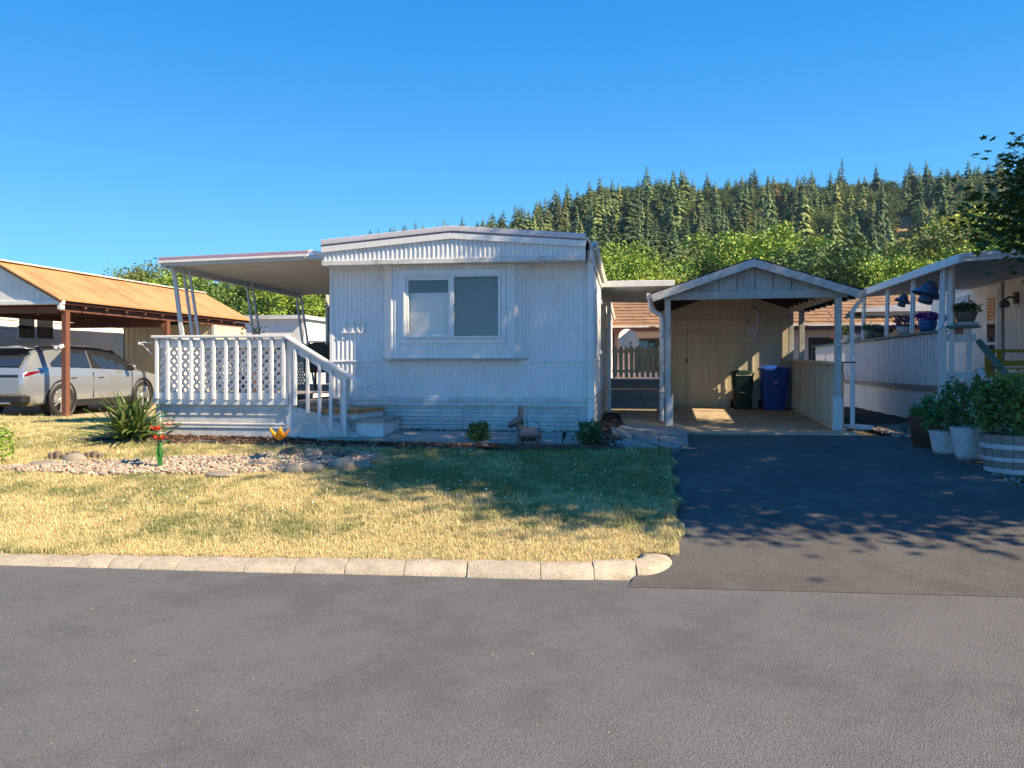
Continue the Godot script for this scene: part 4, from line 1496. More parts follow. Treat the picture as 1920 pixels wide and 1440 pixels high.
	part(cb(V(3.74, 1.2, z0 - 2.5), V(4.9, 1.245, z0 - 0.84), 0.006), "landing", M.slate_wood, st)
	var gt := thing("picket_gate", "white wooden picket gate at the head of the dark steps", "gate", HOME_AT, HOME_YAW)
	var zg := z0 - 0.9
	for i in 9:
		var x := 3.84 + i * 0.122
		b = B.new()
		b.extrude(PackedVector2Array([Vector2(x, 1.29), Vector2(x + 0.075, 1.29), Vector2(x + 0.085, 1.94), Vector2(x + 0.06, 1.99), Vector2(x + 0.0375, 2.0), Vector2(x + 0.015, 1.99), Vector2(x - 0.01, 1.94)]), zg - 0.01, zg + 0.012)
		part(b, "picket", M.beige_board, gt)
	for y in [1.4, 1.85]:
		part(cb(V(3.8, y, zg - 0.04), V(4.92, y + 0.06, zg - 0.012), 0.004), "rail", M.beige_board, gt)
	part(cb(V(4.9, 1.2, zg - 0.05), V(5.03, 2.02, zg + 0.02), 0.006), "gate_post", M.carport_grey, gt)
	var hr := thing("step_rail", "small beige baluster rail at the right of the dark steps", "railing", HOME_AT, HOME_YAW)
	for i in 3:
		part(cb(V(4.95 + i * 0.05, 0.85, z0 - 0.5 - i * 0.14), V(4.98 + i * 0.05, 1.62, z0 - 0.47 - i * 0.14), 0.004), "baluster", M.beige_board, hr)
	part(cb(V(4.93, 1.6, z0 - 0.85), V(5.12, 1.635, z0 - 0.43), 0.004), "cap", M.beige_board, hr)
	var dh := thing("satellite_dish", "round white satellite dish above the picket gate", "satellite dish", HOME_AT, HOME_YAW)
	b = B.new()
	b.xf = Transform3D(Basis(Vector3.UP, 0.5) * Basis(Vector3.RIGHT, PI / 2 - 0.3), V(4.15, 2.16, -8.4))
	b.lathe([Vector2(0.0, 0.0), Vector2(0.1, 0.008), Vector2(0.2, 0.035), Vector2(0.27, 0.07), Vector2(0.275, 0.075), Vector2(0.2, 0.05), Vector2(0.0, 0.012)], 24)
	part(b, "reflector", M.dish, dh)
	b = B.new()
	b.tube([V(4.15, 1.25, -8.5), V(4.15, 2.1, -8.5), V(4.15, 2.16, -8.4)], 0.02, 6)
	part(b, "mast", M.galvanised, dh)
	b = B.new()
	b.tube([V(4.15, 1.95, -8.38), V(4.2, 1.95, -8.1), V(4.22, 2.08, -8.02)], 0.012, 5)
	b.blob(V(4.22, 2.1, -8.02), V(0.03, 0.03, 0.05), 0.0, 0.0, 8, 6)
	part(b, "receiver_arm", M.galvanised, dh)

func bed_y(x: float, g: Vector3) -> float:
	# the bed falls to the level of the driveway at its right end
	return lerpf(yard(g.x, -g.z), drive(g.x, -g.z) + 0.02, smoothstep(3.7, 4.5, x))
func home_pt(x: float, z: float) -> Vector3:
	return HOME_AT + V(x, 0, z).rotated(Vector3.UP, -deg_to_rad(HOME_YAW))
func thing_struct(called: String) -> Node3D:
	var o := Node3D.new()
	o.name = called
	o.set_meta("kind", "structure")
	add_child(o)
	return o
func slab_poly(b: B, q: Array, lift: float) -> void:
	var top := []
	var low := []
	for p in q:
		var g := home_pt(p[0], p[1])
		g.y = bed_y(p[0], g) + lift
		top.append(g)
		low.append(g - V(0, 0.12, 0))
	b.hexa(low, top)
func edge_run(parent: Node3D, pts: Array, h: float, m: Material, called: String) -> void:
	for i in pts.size() - 1:
		var a := home_pt(pts[i][0], pts[i][1])
		var e := home_pt(pts[i + 1][0], pts[i + 1][1])
		a.y = bed_y(pts[i][0], a) + h * 0.35
		e.y = bed_y(pts[i + 1][0], e) + h * 0.35
		var b := B.new()
		b.beam(a, e, 0.045, h, Vector3.UP, 0.006)
		part(b, called, m, parent)

# ---- neighbour's home at the right: porch with pales, awning, wall with door
const RH_AT := Vector3(7.33, -0.31, -13.14)
const RH_YAW := 10.8
func build_right_home() -> void:
	var t := thing("neighbour_home", "white mobile home at the right edge with a glazed door", "house", RH_AT, RH_YAW)
	var wx := 2.3
	var b := B.new()
	b.xf = Transform3D(Basis(Vector3.UP, -PI / 2), V(wx, 0, 0))
	b.ribs(-7.6, 3.0, 0.6, [Vector2(-20, 3.12), Vector2(20, 3.12)], 0.0, 0.2, 0.006)
	part(b, "siding_panel", M.cream_wall, t)
	b = B.new()
	b.box(V(wx + 0.01, 0.6, -7.62), V(wx + 3.8, 3.12, -7.58))
	b.box(V(wx + 0.01, 0.6, 2.98), V(wx + 3.8, 3.12, 3.02))
	part(b, "end_wall", M.cream_wall, t)
	b = B.new()
	b.box(V(wx - 0.05, 3.12, -7.7), V(wx + 3.9, 3.3, 3.1))
	part(b, "roof", M.white_roof, t)
	var d := thing_part("door", t)
	var dz := -3.78
	part(cb(V(wx - 0.03, 1.2, dz - 0.8), V(wx - 0.0, 3.08, dz), 0.004), "door_frame", M.trim_white, d)
	part(cb(V(wx - 0.045, 1.22, dz - 0.72), V(wx - 0.031, 3.02, dz - 0.08), 0.004), "door_leaf", M.white_wall, d)
	for s in [[2.42, 2.85], [2.0, 2.4], [1.35, 1.95]]:
		part(cb(V(wx - 0.052, s[0], dz - 0.56), V(wx - 0.046, s[1], dz - 0.2), 0.002), "pane", M.car_glass, d)
	part(cb(V(wx - 0.07, 1.78, dz - 0.68), V(wx - 0.05, 1.92, dz - 0.62), 0.004), "handle", M.black_iron, d)
	part(cb(V(wx - 0.05, 1.2, dz + 0.01), V(wx - 0.01, 3.1, dz + 0.07), 0.004), "trim_strip", M.carport_grey, d)
	var w := thing_part("window", t)
	part(cb(V(wx - 0.035, 2.05, -6.35), V(wx, 3.0, -5.3), 0.006), "outer_trim", M.carport_grey, w)
	part(cb(V(wx - 0.05, 2.12, -6.25), V(wx - 0.036, 2.9, -5.42), 0.004), "frame", M.trim_white, w)
	part(cb(V(wx - 0.056, 2.16, -6.2), V(wx - 0.051, 2.86, -5.47), 0.002), "pane", M.car_glass, w)
	var lp := thing("wall_lamp", "dark round lamp fixed beside the right neighbour's door", "lamp", RH_AT, RH_YAW)
	b = B.new()
	b.tube([V(wx - 0.01, 2.75, -3.2), V(wx - 0.12, 2.78, -3.2), V(wx - 0.2, 2.72, -3.2)], 0.018, 6)
	part(b, "arm", M.black_iron, lp)
	b = B.new()
	b.xf = Transform3D(Basis(), V(wx - 0.2, 2.58, -3.2))
	b.lathe([Vector2(0.0, 0.0), Vector2(0.07, 0.01), Vector2(0.09, 0.06), Vector2(0.07, 0.12), Vector2(0.02, 0.15), Vector2(0.0, 0.15)], 14)
	part(b, "globe", M.galvanised, lp)
	part(cb(V(wx - 0.03, 2.66, -3.28), V(wx - 0.008, 2.86, -3.12), 0.006), "back_plate", M.black_iron, lp)
	# porch
	var p := thing("neighbour_porch", "white paled porch railing and deck of the right-hand neighbour", "porch", RH_AT, RH_YAW)
	b = B.new()
	b.box(V(0.05, 1.17, -7.6), V(wx - 0.01, 1.22, 0.0))
	part(b, "deck_floor", M.worn_wood, p)
	b = B.new()
	b.xf = Transform3D(Basis(Vector3.UP, -PI / 2), V(0.04, 0, 0))
	b.ribs(-9.0, 0.0, 0.3, [Vector2(-20, 1.18), Vector2(20, 1.18)], 0.0, 0.1, 0.006)
	part(b, "skirt_panel", M.white_wall, p)
	b = B.new()
	b.ribs(0.04, wx, 0.3, [Vector2(-20, 1.18), Vector2(20, 1.18)], 0.0, 0.1, 0.006)
	part(b, "skirt_panel", M.white_wall, p)
	part(cb(V(0.0, 1.18, -9.0), V(0.045, 1.27, 0.0), 0.005), "rim_board", M.worn_wood, p)
	for i in 62:
		var z := -0.12 - i * 0.141
		part(cb(V(-0.03, 1.255 + R(-0.008, 0.008), z - 0.036), V(0.002, 2.02 + R(-0.006, 0.006), z + 0.036), 0.004), "pale", M.painted_wood, p)
	part(cb(V(-0.07, 2.026, -9.0), V(0.1, 2.06, -0.02), 0.005), "cap_rail", M.green_paint, p)
	part(cb(V(0.004, 1.4, -9.0), V(0.04, 1.48, -0.05), 0.004), "back_rail", M.painted_wood, p)
	part(cb(V(0.004, 1.88, -9.0), V(0.04, 1.96, -0.05), 0.004), "back_rail", M.painted_wood, p)
	part(cb(V(-0.035, 0.95, -0.035), V(0.055, 2.1, 0.055), 0.006), "corner_post", M.painted_wood, p)
	for x in [0.13, 0.35]:
		part(cb(V(x - 0.03, 1.1, 0.02), V(x + 0.03, 2.08, 0.05), 0.005), "front_pale", M.painted_wood, p)
	for y in [1.36, 1.9]:
		part(cb(V(0.06, y, -0.01), V(0.45, y + 0.1, 0.018), 0.004), "front_rail", M.painted_wood, p)
	part(cb(V(0.06, 2.082, -0.1), V(0.47, 2.12, 0.13), 0.005), "pot_shelf", M.green_paint, p)
	part(cb(V(0.2, 2.122, -0.1), V(0.45, 2.17, 0.12), 0.005), "pot_block", M.carport_grey, p)
	b = B.new()
	b.beam(V(-0.03, 2.08, 0.05), V(0.13, 2.28, -0.2), 0.05, 0.05)
	part(b, "rail_brace", M.painted_wood, p)
	# rear rail across the porch
	for i in 15:
		part(cb(V(0.15 + i * 0.14, 1.22, -7.52), V(0.2 + i * 0.14, 2.2, -7.48), 0.004), "rear_pale", M.painted_wood, p)
	part(cb(V(0.05, 2.2, -7.54), V(wx, 2.24, -7.46), 0.004), "rear_rail", M.brown_wood, p)
	# stairs towards the street with two sloping rails
	var s := thing("neighbour_steps", "green and white railed steps in front of the right-hand porch", "steps", RH_AT, RH_YAW)
	for i in 3:
		part(cb(V(0.5, 0.5, 0.02 + i * 0.27), V(1.5, 1.02 - i * 0.2, 0.29 + i * 0.27), 0.006), "step", M.worn_wood, s)
	b = B.new()
	b.beam(V(0.48, 1.9, 0.02), V(0.56, 1.3, 0.95), 0.07, 0.06)
	part(b, "hand_rail", M.green_paint, s)
	b = B.new()
	b.beam(V(0.48, 1.5, 0.02), V(0.55, 0.95, 0.7), 0.06, 0.08)
	part(b, "lower_rail", M.painted_wood, s)
	part(cb(V(0.53, 0.5, 0.86), V(0.6, 1.3, 0.93), 0.005), "rail_post", M.painted_wood, s)
	# awning
	var a := thing("neighbour_awning", "long pale metal awning over the right-hand porch", "awning", RH_AT, RH_YAW)
	b = B.new()
	b.hexa([V(0.0, 2.96, 0.75), V(wx + 1.6, 3.22, 0.75), V(wx + 1.6, 3.22, -5.2), V(0.0, 2.96, -5.2)], [V(0.0, 2.985, 0.75), V(wx + 1.6, 3.245, 0.75), V(wx + 1.6, 3.245, -5.2), V(0.0, 2.985, -5.2)])
	part(b, "roof_sheet", M.grey_roof, a)
	part(cb(V(-0.05, 2.915, -5.2), V(-0.002, 3.035, 0.78), 0.008), "side_fascia", M.trim_white, a)
	b = B.new()
	b.beam(V(0.0, 2.985, 0.775), V(3.9, 3.2, 0.775), 0.05, 0.11)
	part(b, "front_fascia", M.trim_white, a)
	b = B.new()
	b.beam(V(0.0, 3.0, 0.807), V(3.9, 3.215, 0.807), 0.012, 0.02)
	part(b, "fascia_rib", M.trim_white, a)
	for z in [-0.05, -1.35, -2.75, -4.35]:
		var c := thing_part("column", a)
		for o in [-0.06, 0.05]:
			b = B.new()
			b.beam(V(0.02, 2.06, z + o), V(0.05, 2.95, z + o), 0.035, 0.035, Vector3.BACK, 0.004)
			part(b, "bar", M.trim_white, c)
		for i in 5:
			b = B.new()
			b.beam(V(0.025 + i * 0.005, 2.12 + i * 0.17, z - 0.06), V(0.03 + i * 0.005, 2.22 + i * 0.17, z + 0.05), 0.012, 0.012, Vector3.RIGHT, 0.0)
			part(b, "web", M.trim_white, c)
	b = B.new()
	b.tube([V(0.14, 2.1, -0.04), V(0.14, 2.97, -0.02)], 0.05, 10)
	part(b, "downspout", M.trim_white, a)
	# things hanging from the awning
	for q in [[0.05, -0.75, 1.0, "blue-grey hooded bird feeder hanging nearest the porch corner"], [0.05, -1.95, 0.6, "small dark bird feeder hanging farther back under the awning"]]:
		var h := thing("hanging_feeder", q[3], "bird feeder", RH_AT, RH_YAW, "feeders under the neighbour's awning")
		b = B.new()
		b.xf = Transform3D(Basis(Vector3.BACK, -0.35).scaled(Vector3.ONE * q[2]), V(q[0], 2.62, q[1]))
		b.lathe([Vector2(0.22, 0.0), Vector2(0.2, 0.03), Vector2(0.13, 0.09), Vector2(0.1, 0.17), Vector2(0.05, 0.22), Vector2(0.0, 0.225)], 14)
		part(b, "hood", M.blue_grey, h)
		b = B.new()
		b.xf = Transform3D(Basis(Vector3.BACK, -0.35).scaled(Vector3.ONE * q[2]), V(q[0], 2.6, q[1]))
		b.lathe([Vector2(0.0, -0.1), Vector2(0.1, -0.1), Vector2(0.11, -0.06), Vector2(0.08, 0.05), Vector2(0.0, 0.06)], 12)
		part(b, "cup", M.blue_grey, h)
		b = B.new()
		b.tube([V(q[0], 2.62 + 0.2 * q[2], q[1]), V(q[0], 2.96, q[1])], 0.004, 4)
		part(b, "chain", M.galvanised, h)
	# yellow slatted bench on the porch
	var y := thing("yellow_bench", "yellow wooden bench on the right-hand neighbour's porch", "bench", RH_AT + V(1.74, 0, -0.82), RH_YAW)
	for i in 3:
		part(cb(V(-0.35, [1.38, 1.55, 1.75][i], 0.0), V(0.95, [1.44, 1.63, 1.8][i], 0.04), 0.006), "slat", M.yellow_paint, y)
	for i in 4:
		part(cb(V(-0.35, 1.5, -0.05 - i * 0.1), V(0.95, 1.525, 0.035 - i * 0.1 - 0.01), 0.004), "seat_board", M.yellow_paint, y)
	for x in [-0.33, -0.16, 0.5, 0.92]:
		part(cb(V(x - 0.035, 1.225 if x < -0.3 or x > 0.9 else 1.4, -0.03), V(x + 0.035, 1.8, -0.003), 0.005), "upright", M.yellow_paint, y)
	for x in [-0.33, 0.92]:
		part(cb(V(x - 0.035, 1.225, -0.38), V(x + 0.035, 1.495, -0.32), 0.005), "leg", M.yellow_paint, y)

# ---- neighbour at the left: rust-coloured carport roof, shed, white lapped house wall
const LH_AT := Vector3(-8.6, 0, -15.0)
const LH_YAW := 11.0
func build_left_home() -> void:
	var t := thing("left_carport", "carport with a rust-orange roof and brown posts at the left", "carport", LH_AT, LH_YAW)
	var b := B.new()
	var ex := 0.18
	var rx := -1.28
	var ye := 2.82
	var yr := 3.58
	var zf := 0.5
	var zb := -6.4
	for s in [[ex, rx], [2.0 * rx - ex, rx]]:
		var rf := thing_part("roof_slope", t)
		for i in 14:
			# rolled sheets lie across the slope, each lapping the next
			var z1 := zf - i * 0.4929
			var z2 := z1 - 0.4929
			var lift := 0.006 * (i % 2)
			b = B.new()
			b.hexa([V(s[0], ye - 0.03, z1), V(s[1], yr - 0.03, z1), V(s[1], yr - 0.03, z2), V(s[0], ye - 0.03, z2)], [V(s[0], ye + lift, z1), V(s[1], yr + lift, z1), V(s[1], yr + lift, z2), V(s[0], ye + lift, z2)])
			part(b, "roof_sheet", M.rust_roof, rf)
	b = B.new()
	b.beam(V(rx, yr + 0.012, zf + 0.02), V(rx, yr + 0.012, zb), 0.2, 0.03)
	part(b, "ridge_cap", M.cream_wall, t)
	# gable boards
	var x := 2.0 * rx - ex + 0.1
	while x < ex - 0.12:
		var x2 := minf(x + 0.156, ex - 0.1)
		var ya := ye + (1.0 - absf(x - rx) / (ex - rx)) * (yr - ye) - 0.06
		var yb := ye + (1.0 - absf(x2 - rx) / (ex - rx)) * (yr - ye) - 0.06
		b = B.new()
		b.extrude(PackedVector2Array([Vector2(x, 2.79), Vector2(x2 - 0.005, 2.79), Vector2(x2 - 0.005, maxf(2.8, yb)), Vector2(x, maxf(2.8, ya))]), zf - 0.14, zf - 0.1)
		part(b, "gable_board", M.white_wall, t)
		x += 0.156
	part(cb(V(2.0 * rx - ex, 2.72, zf - 0.15), V(ex, 2.8, zf - 0.07), 0.006), "gable_trim", M.white_wall, t)
	part(cb(V(ex - 0.1, 2.62, zf - 0.16), V(ex - 0.02, 2.83, zf - 0.06), 0.006), "gable_foot", M.white_wall, t)
	for q in [[ex, -1], [2.0 * rx - ex, 1]]:
		b = B.new()
		b.beam(V(q[0], ye - 0.045, zf - 0.05), V(rx, yr - 0.045, zf - 0.05), 0.03, 0.06)
		part(b, "barge_board", M.brown_wood, t)
	part(cb(V(-0.06, 2.6, zb), V(0.0, 2.72, 0.32), 0.006), "eave_beam", M.brown_wood, t)
	part(cb(V(0.06, 2.73, zb), V(0.12, 2.8, 0.4), 0.006), "eave_lath", M.brown_wood, t)
	part(cb(V(-2.7, 2.6, zb), V(-2.62, 2.72, 0.32), 0.006), "eave_beam", M.brown_wood, t)
	part(cb(V(-2.6, 2.58, 0.14), V(-0.07, 2.7, 0.22), 0.006), "cross_beam", M.brown_wood, t)
	part(cb(V(-2.6, 2.45, -3.0), V(-0.07, 2.58, -2.92), 0.006), "cross_beam", M.brown_wood, t)
	for i in 10:
		part(cb(V(-2.62, 2.68, -0.3 - i * 0.6), V(0.1, 2.76, -0.26 - i * 0.6), 0.0), "joist", M.brown_wood, t)
	b = B.new()
	b.box(V(-2.7, 2.77, zb), V(0.12, 2.785, zf - 0.15))
	part(b, "ceiling_sheet", M.brown_wood, t)
	for q in [[-0.03, 0.1], [-0.03, -3.0], [-2.66, 0.1]]:
		part(cb(V(q[0] - 0.055, 0.5, q[1] - 0.055), V(q[0] + 0.055, 2.6, q[1] + 0.055), 0.008), "post", M.brown_wood, t)
	var fl := thing("floodlight", "small white twin floodlight fixed to the brown carport post", "floodlight", LH_AT, LH_YAW)
	for q in [-0.06, 0.03]:
		b = B.new()
		b.xf = Transform3D(Basis(Vector3.RIGHT, 1.9) * Basis(Vector3.BACK, q * 4.0), V(-0.07 + q, 1.93 - absf(q) * 0.6, 0.21))
		b.lathe([Vector2(0.0, -0.05), Vector2(0.03, -0.05), Vector2(0.035, 0.0), Vector2(0.05, 0.04), Vector2(0.0, 0.045)], 10)
		part(b, "lamp_head", M.trim_white, fl)
	part(cb(V(-0.09, 1.9, 0.156), V(-0.02, 1.97, 0.19), 0.006), "base_plate", M.trim_white, fl)
	# shed at the back of the carport
	var sh := thing("storage_shed", "beige board-sided storage shed under the rust-orange roof", "shed", LH_AT, LH_YAW)
	b = B.new()
	b.box(V(-2.5, 0.5, zb), V(0.02, 2.6, -4.85))
	part(b, "wall", M.beige_board, sh)
	for i in 13:
		part(cb(V(-2.5 + i * 0.2, 0.5, -4.849), V(-2.48 + i * 0.2, 2.6, -4.835), 0.002), "batten", M.beige_board, sh)
	for i in 8:
		part(cb(V(0.021, 0.5, -4.9 - i * 0.2), V(0.034, 2.6, -4.88 - i * 0.2), 0.002), "batten", M.beige_board, sh)
	part(cb(V(-2.55, 0.5, -4.87), V(-2.46, 2.62, -4.82), 0.004), "corner_trim", M.beige_board, sh)
	part(cb(V(-0.03, 0.5, -4.87), V(0.06, 2.6, -4.82), 0.004), "corner_trim", M.white_wall, sh)
	# white lapped house wall left of the car
	var h := thing("left_home", "white lap-sided home behind the silver car at the left edge", "house", LH_AT, LH_YAW)
	for i in 13:
		b = B.new()
		b.xf = Transform3D(Basis(Vector3.UP, PI / 2), V(-3.2, 0, 0))
		var y := 0.5 + i * 0.19
		b.lap([Vector2(0.0, y + 0.19), Vector2(0.022, y), Vector2(0.0, y)], -0.6, 5.6)
		part(b, "lap_board", M.white_wall, h)
	b = B.new()
	b.box(V(-7.0, 0.5, -5.6), V(-3.205, 2.97, 0.6))
	part(b, "wall", M.white_wall, h)
	b = B.new()
	b.extrude(PackedVector2Array([Vector2(-7.3, 2.97), Vector2(-2.95, 2.97), Vector2(-5.1, 3.6)]), -5.9, 0.8)
	part(b, "roof", M.grey_roof, h)
	for q in [[-2.06, -2.5], [-2.58, -3.06]]:
		var wn := part(cb(V(-3.2, 2.15, q[1] - 0.03), V(-3.15, 2.78, q[0] + 0.03), 0.006), "window", M.trim_white, h)
		part(cb(V(-3.16, 2.2, q[1]), V(-3.142, 2.73, q[0]), 0.002), "pane", M.car_glass, wn)

# ---- homes farther back
func build_back_homes() -> void:
	var t := thing("pink_home", "pinkish home with a brown shingle roof behind the carport", "house", V(3.2, 0.5, -25.5), 10.0)
	var b := B.new()
	b.box(V(-1.5, 0.0, -6.0), V(11.0, 2.3, 0.0))
	part(b, "wall", M.pink_wall, t)
	for i in 9:
		b = B.new()
		var y := 2.3 + i * 0.135
		var z := 0.6 - i * 0.42
		b.hexa([V(-2.0, y - 0.02, z), V(11.5, y - 0.02, z), V(11.5, y + 0.115, z - 0.45), V(-2.0, y + 0.115, z - 0.45)], [V(-2.0, y + 0.03, z), V(11.5, y + 0.03, z), V(11.5, y + 0.14, z - 0.45), V(-2.0, y + 0.14, z - 0.45)])
		part(b, "shingle_course", M.shingle_brown, t)
	# ragged shakes on the roof
	for i in 260:
		var k := i % 8
		b = B.new()
		var x := R(-1.9, 11.2)
		b.xf = Transform3D(Basis(Vector3.RIGHT, 0.31), V(x, 2.335 + k * 0.135 + 0.02, 0.6 - k * 0.42 - 0.16))
		b.box(V(-R(0.06, 0.13), -0.012, -0.18), V(R(0.06, 0.13), R(0.012, 0.03), R(0.15, 0.2)))
		part(b, "shake", M.shingle_brown, t)
	part(cb(V(-2.0, 2.16, 0.5), V(11.5, 2.28, 0.56), 0.006), "fascia", M.maroon, t)
	part(cb(V(-2.0, 2.285, 0.54), V(11.5, 2.34, 0.62), 0.006), "gutter", M.pale_gutter, t)
	for x in [0.85, 6.3]:
		var w := part(cb(V(x, 0.9, 0.0), V(x + 0.85, 1.95, 0.04), 0.006), "window", M.dark_wood, t)
		part(cb(V(x + 0.08, 0.98, 0.03), V(x + 0.77, 1.87, 0.046), 0.002), "pane", M.car_glass, w)
	part(cb(V(0.1, 0.0, 0.0), V(0.18, 2.3, 0.05)), "corner_trim", M.maroon, t)
	# white homes seen between the porch columns
	for q in [["white_home", "plain white home seen between the porch columns beside the shed", V(-9.6, 0.5, -25.0), 9.0, 3.0, 2.55, 0.0], ["grey_roofed_home", "white home with a pale grey gable roof behind the deck", V(-8.6, 0.5, -29.0), 9.0, 3.8, 2.15, 0.75]]:
		t = thing(q[0], q[1], "house", q[2], q[3])
		b = B.new()
		b.box(V(0.0, 0.0, -9.0), V(q[4], q[5], 0.0))
		part(b, "wall", M.white_wall, t)
		b = B.new()
		if q[6] > 0.0:
			b.extrude(PackedVector2Array([Vector2(-0.3, q[5]), Vector2(q[4] + 0.3, q[5]), Vector2(q[4] + 0.3, q[5] + 0.08), Vector2(q[4] / 2.0, q[5] + q[6]), Vector2(-0.3, q[5] + 0.08)]), -9.2, 0.3)
		else:
			b.box(V(-0.1, q[5], -9.1), V(q[4] + 0.1, q[5] + 0.12, 0.15))
		part(b, "roof", M.grey_roof if q[6] > 0.0 else M.white_roof, t)
		for i in 3:
			var w := part(cb(V(0.4 + i * 1.1, 1.1, 0.0), V(1.0 + i * 1.1, 1.8, 0.04), 0.006), "window", M.trim_white, t)
			part(cb(V(0.46 + i * 1.1, 1.16, 0.03), V(0.94 + i * 1.1, 1.74, 0.046), 0.002), "pane", M.car_glass, w)
		part(cb(V(0.0, 0.0, 0.001), V(q[4], 0.5, 0.02), 0.004), "skirt_panel", M.skirting, t)
	t = thing("far_white_home", "long white home seen beyond the right-hand porch plants", "house", V(11.2, 0.5, -24.5), 12.0)
	b = B.new()
	b.box(V(0.0, 0.0, -4.0), V(9.0, 2.75, 0.0))
	part(b, "wall", M.white_wall, t)
	b = B.new()
	b.extrude(PackedVector2Array([Vector2(-0.3, 2.75), Vector2(9.3, 2.75), Vector2(9.3, 2.85), Vector2(4.5, 3.3), Vector2(-0.3, 2.85)]), -4.2, 0.35)
	part(b, "roof", M.white_roof, t)
	for x in [0.8, 2.3, 3.6]:
		var w := part(cb(V(x, 1.0, 0.0), V(x + 0.7, 1.9, 0.04), 0.006), "window", M.trim_white, t)
		part(cb(V(x + 0.07, 1.07, 0.03), V(x + 0.63, 1.83, 0.046), 0.002), "pane", M.car_glass, w)

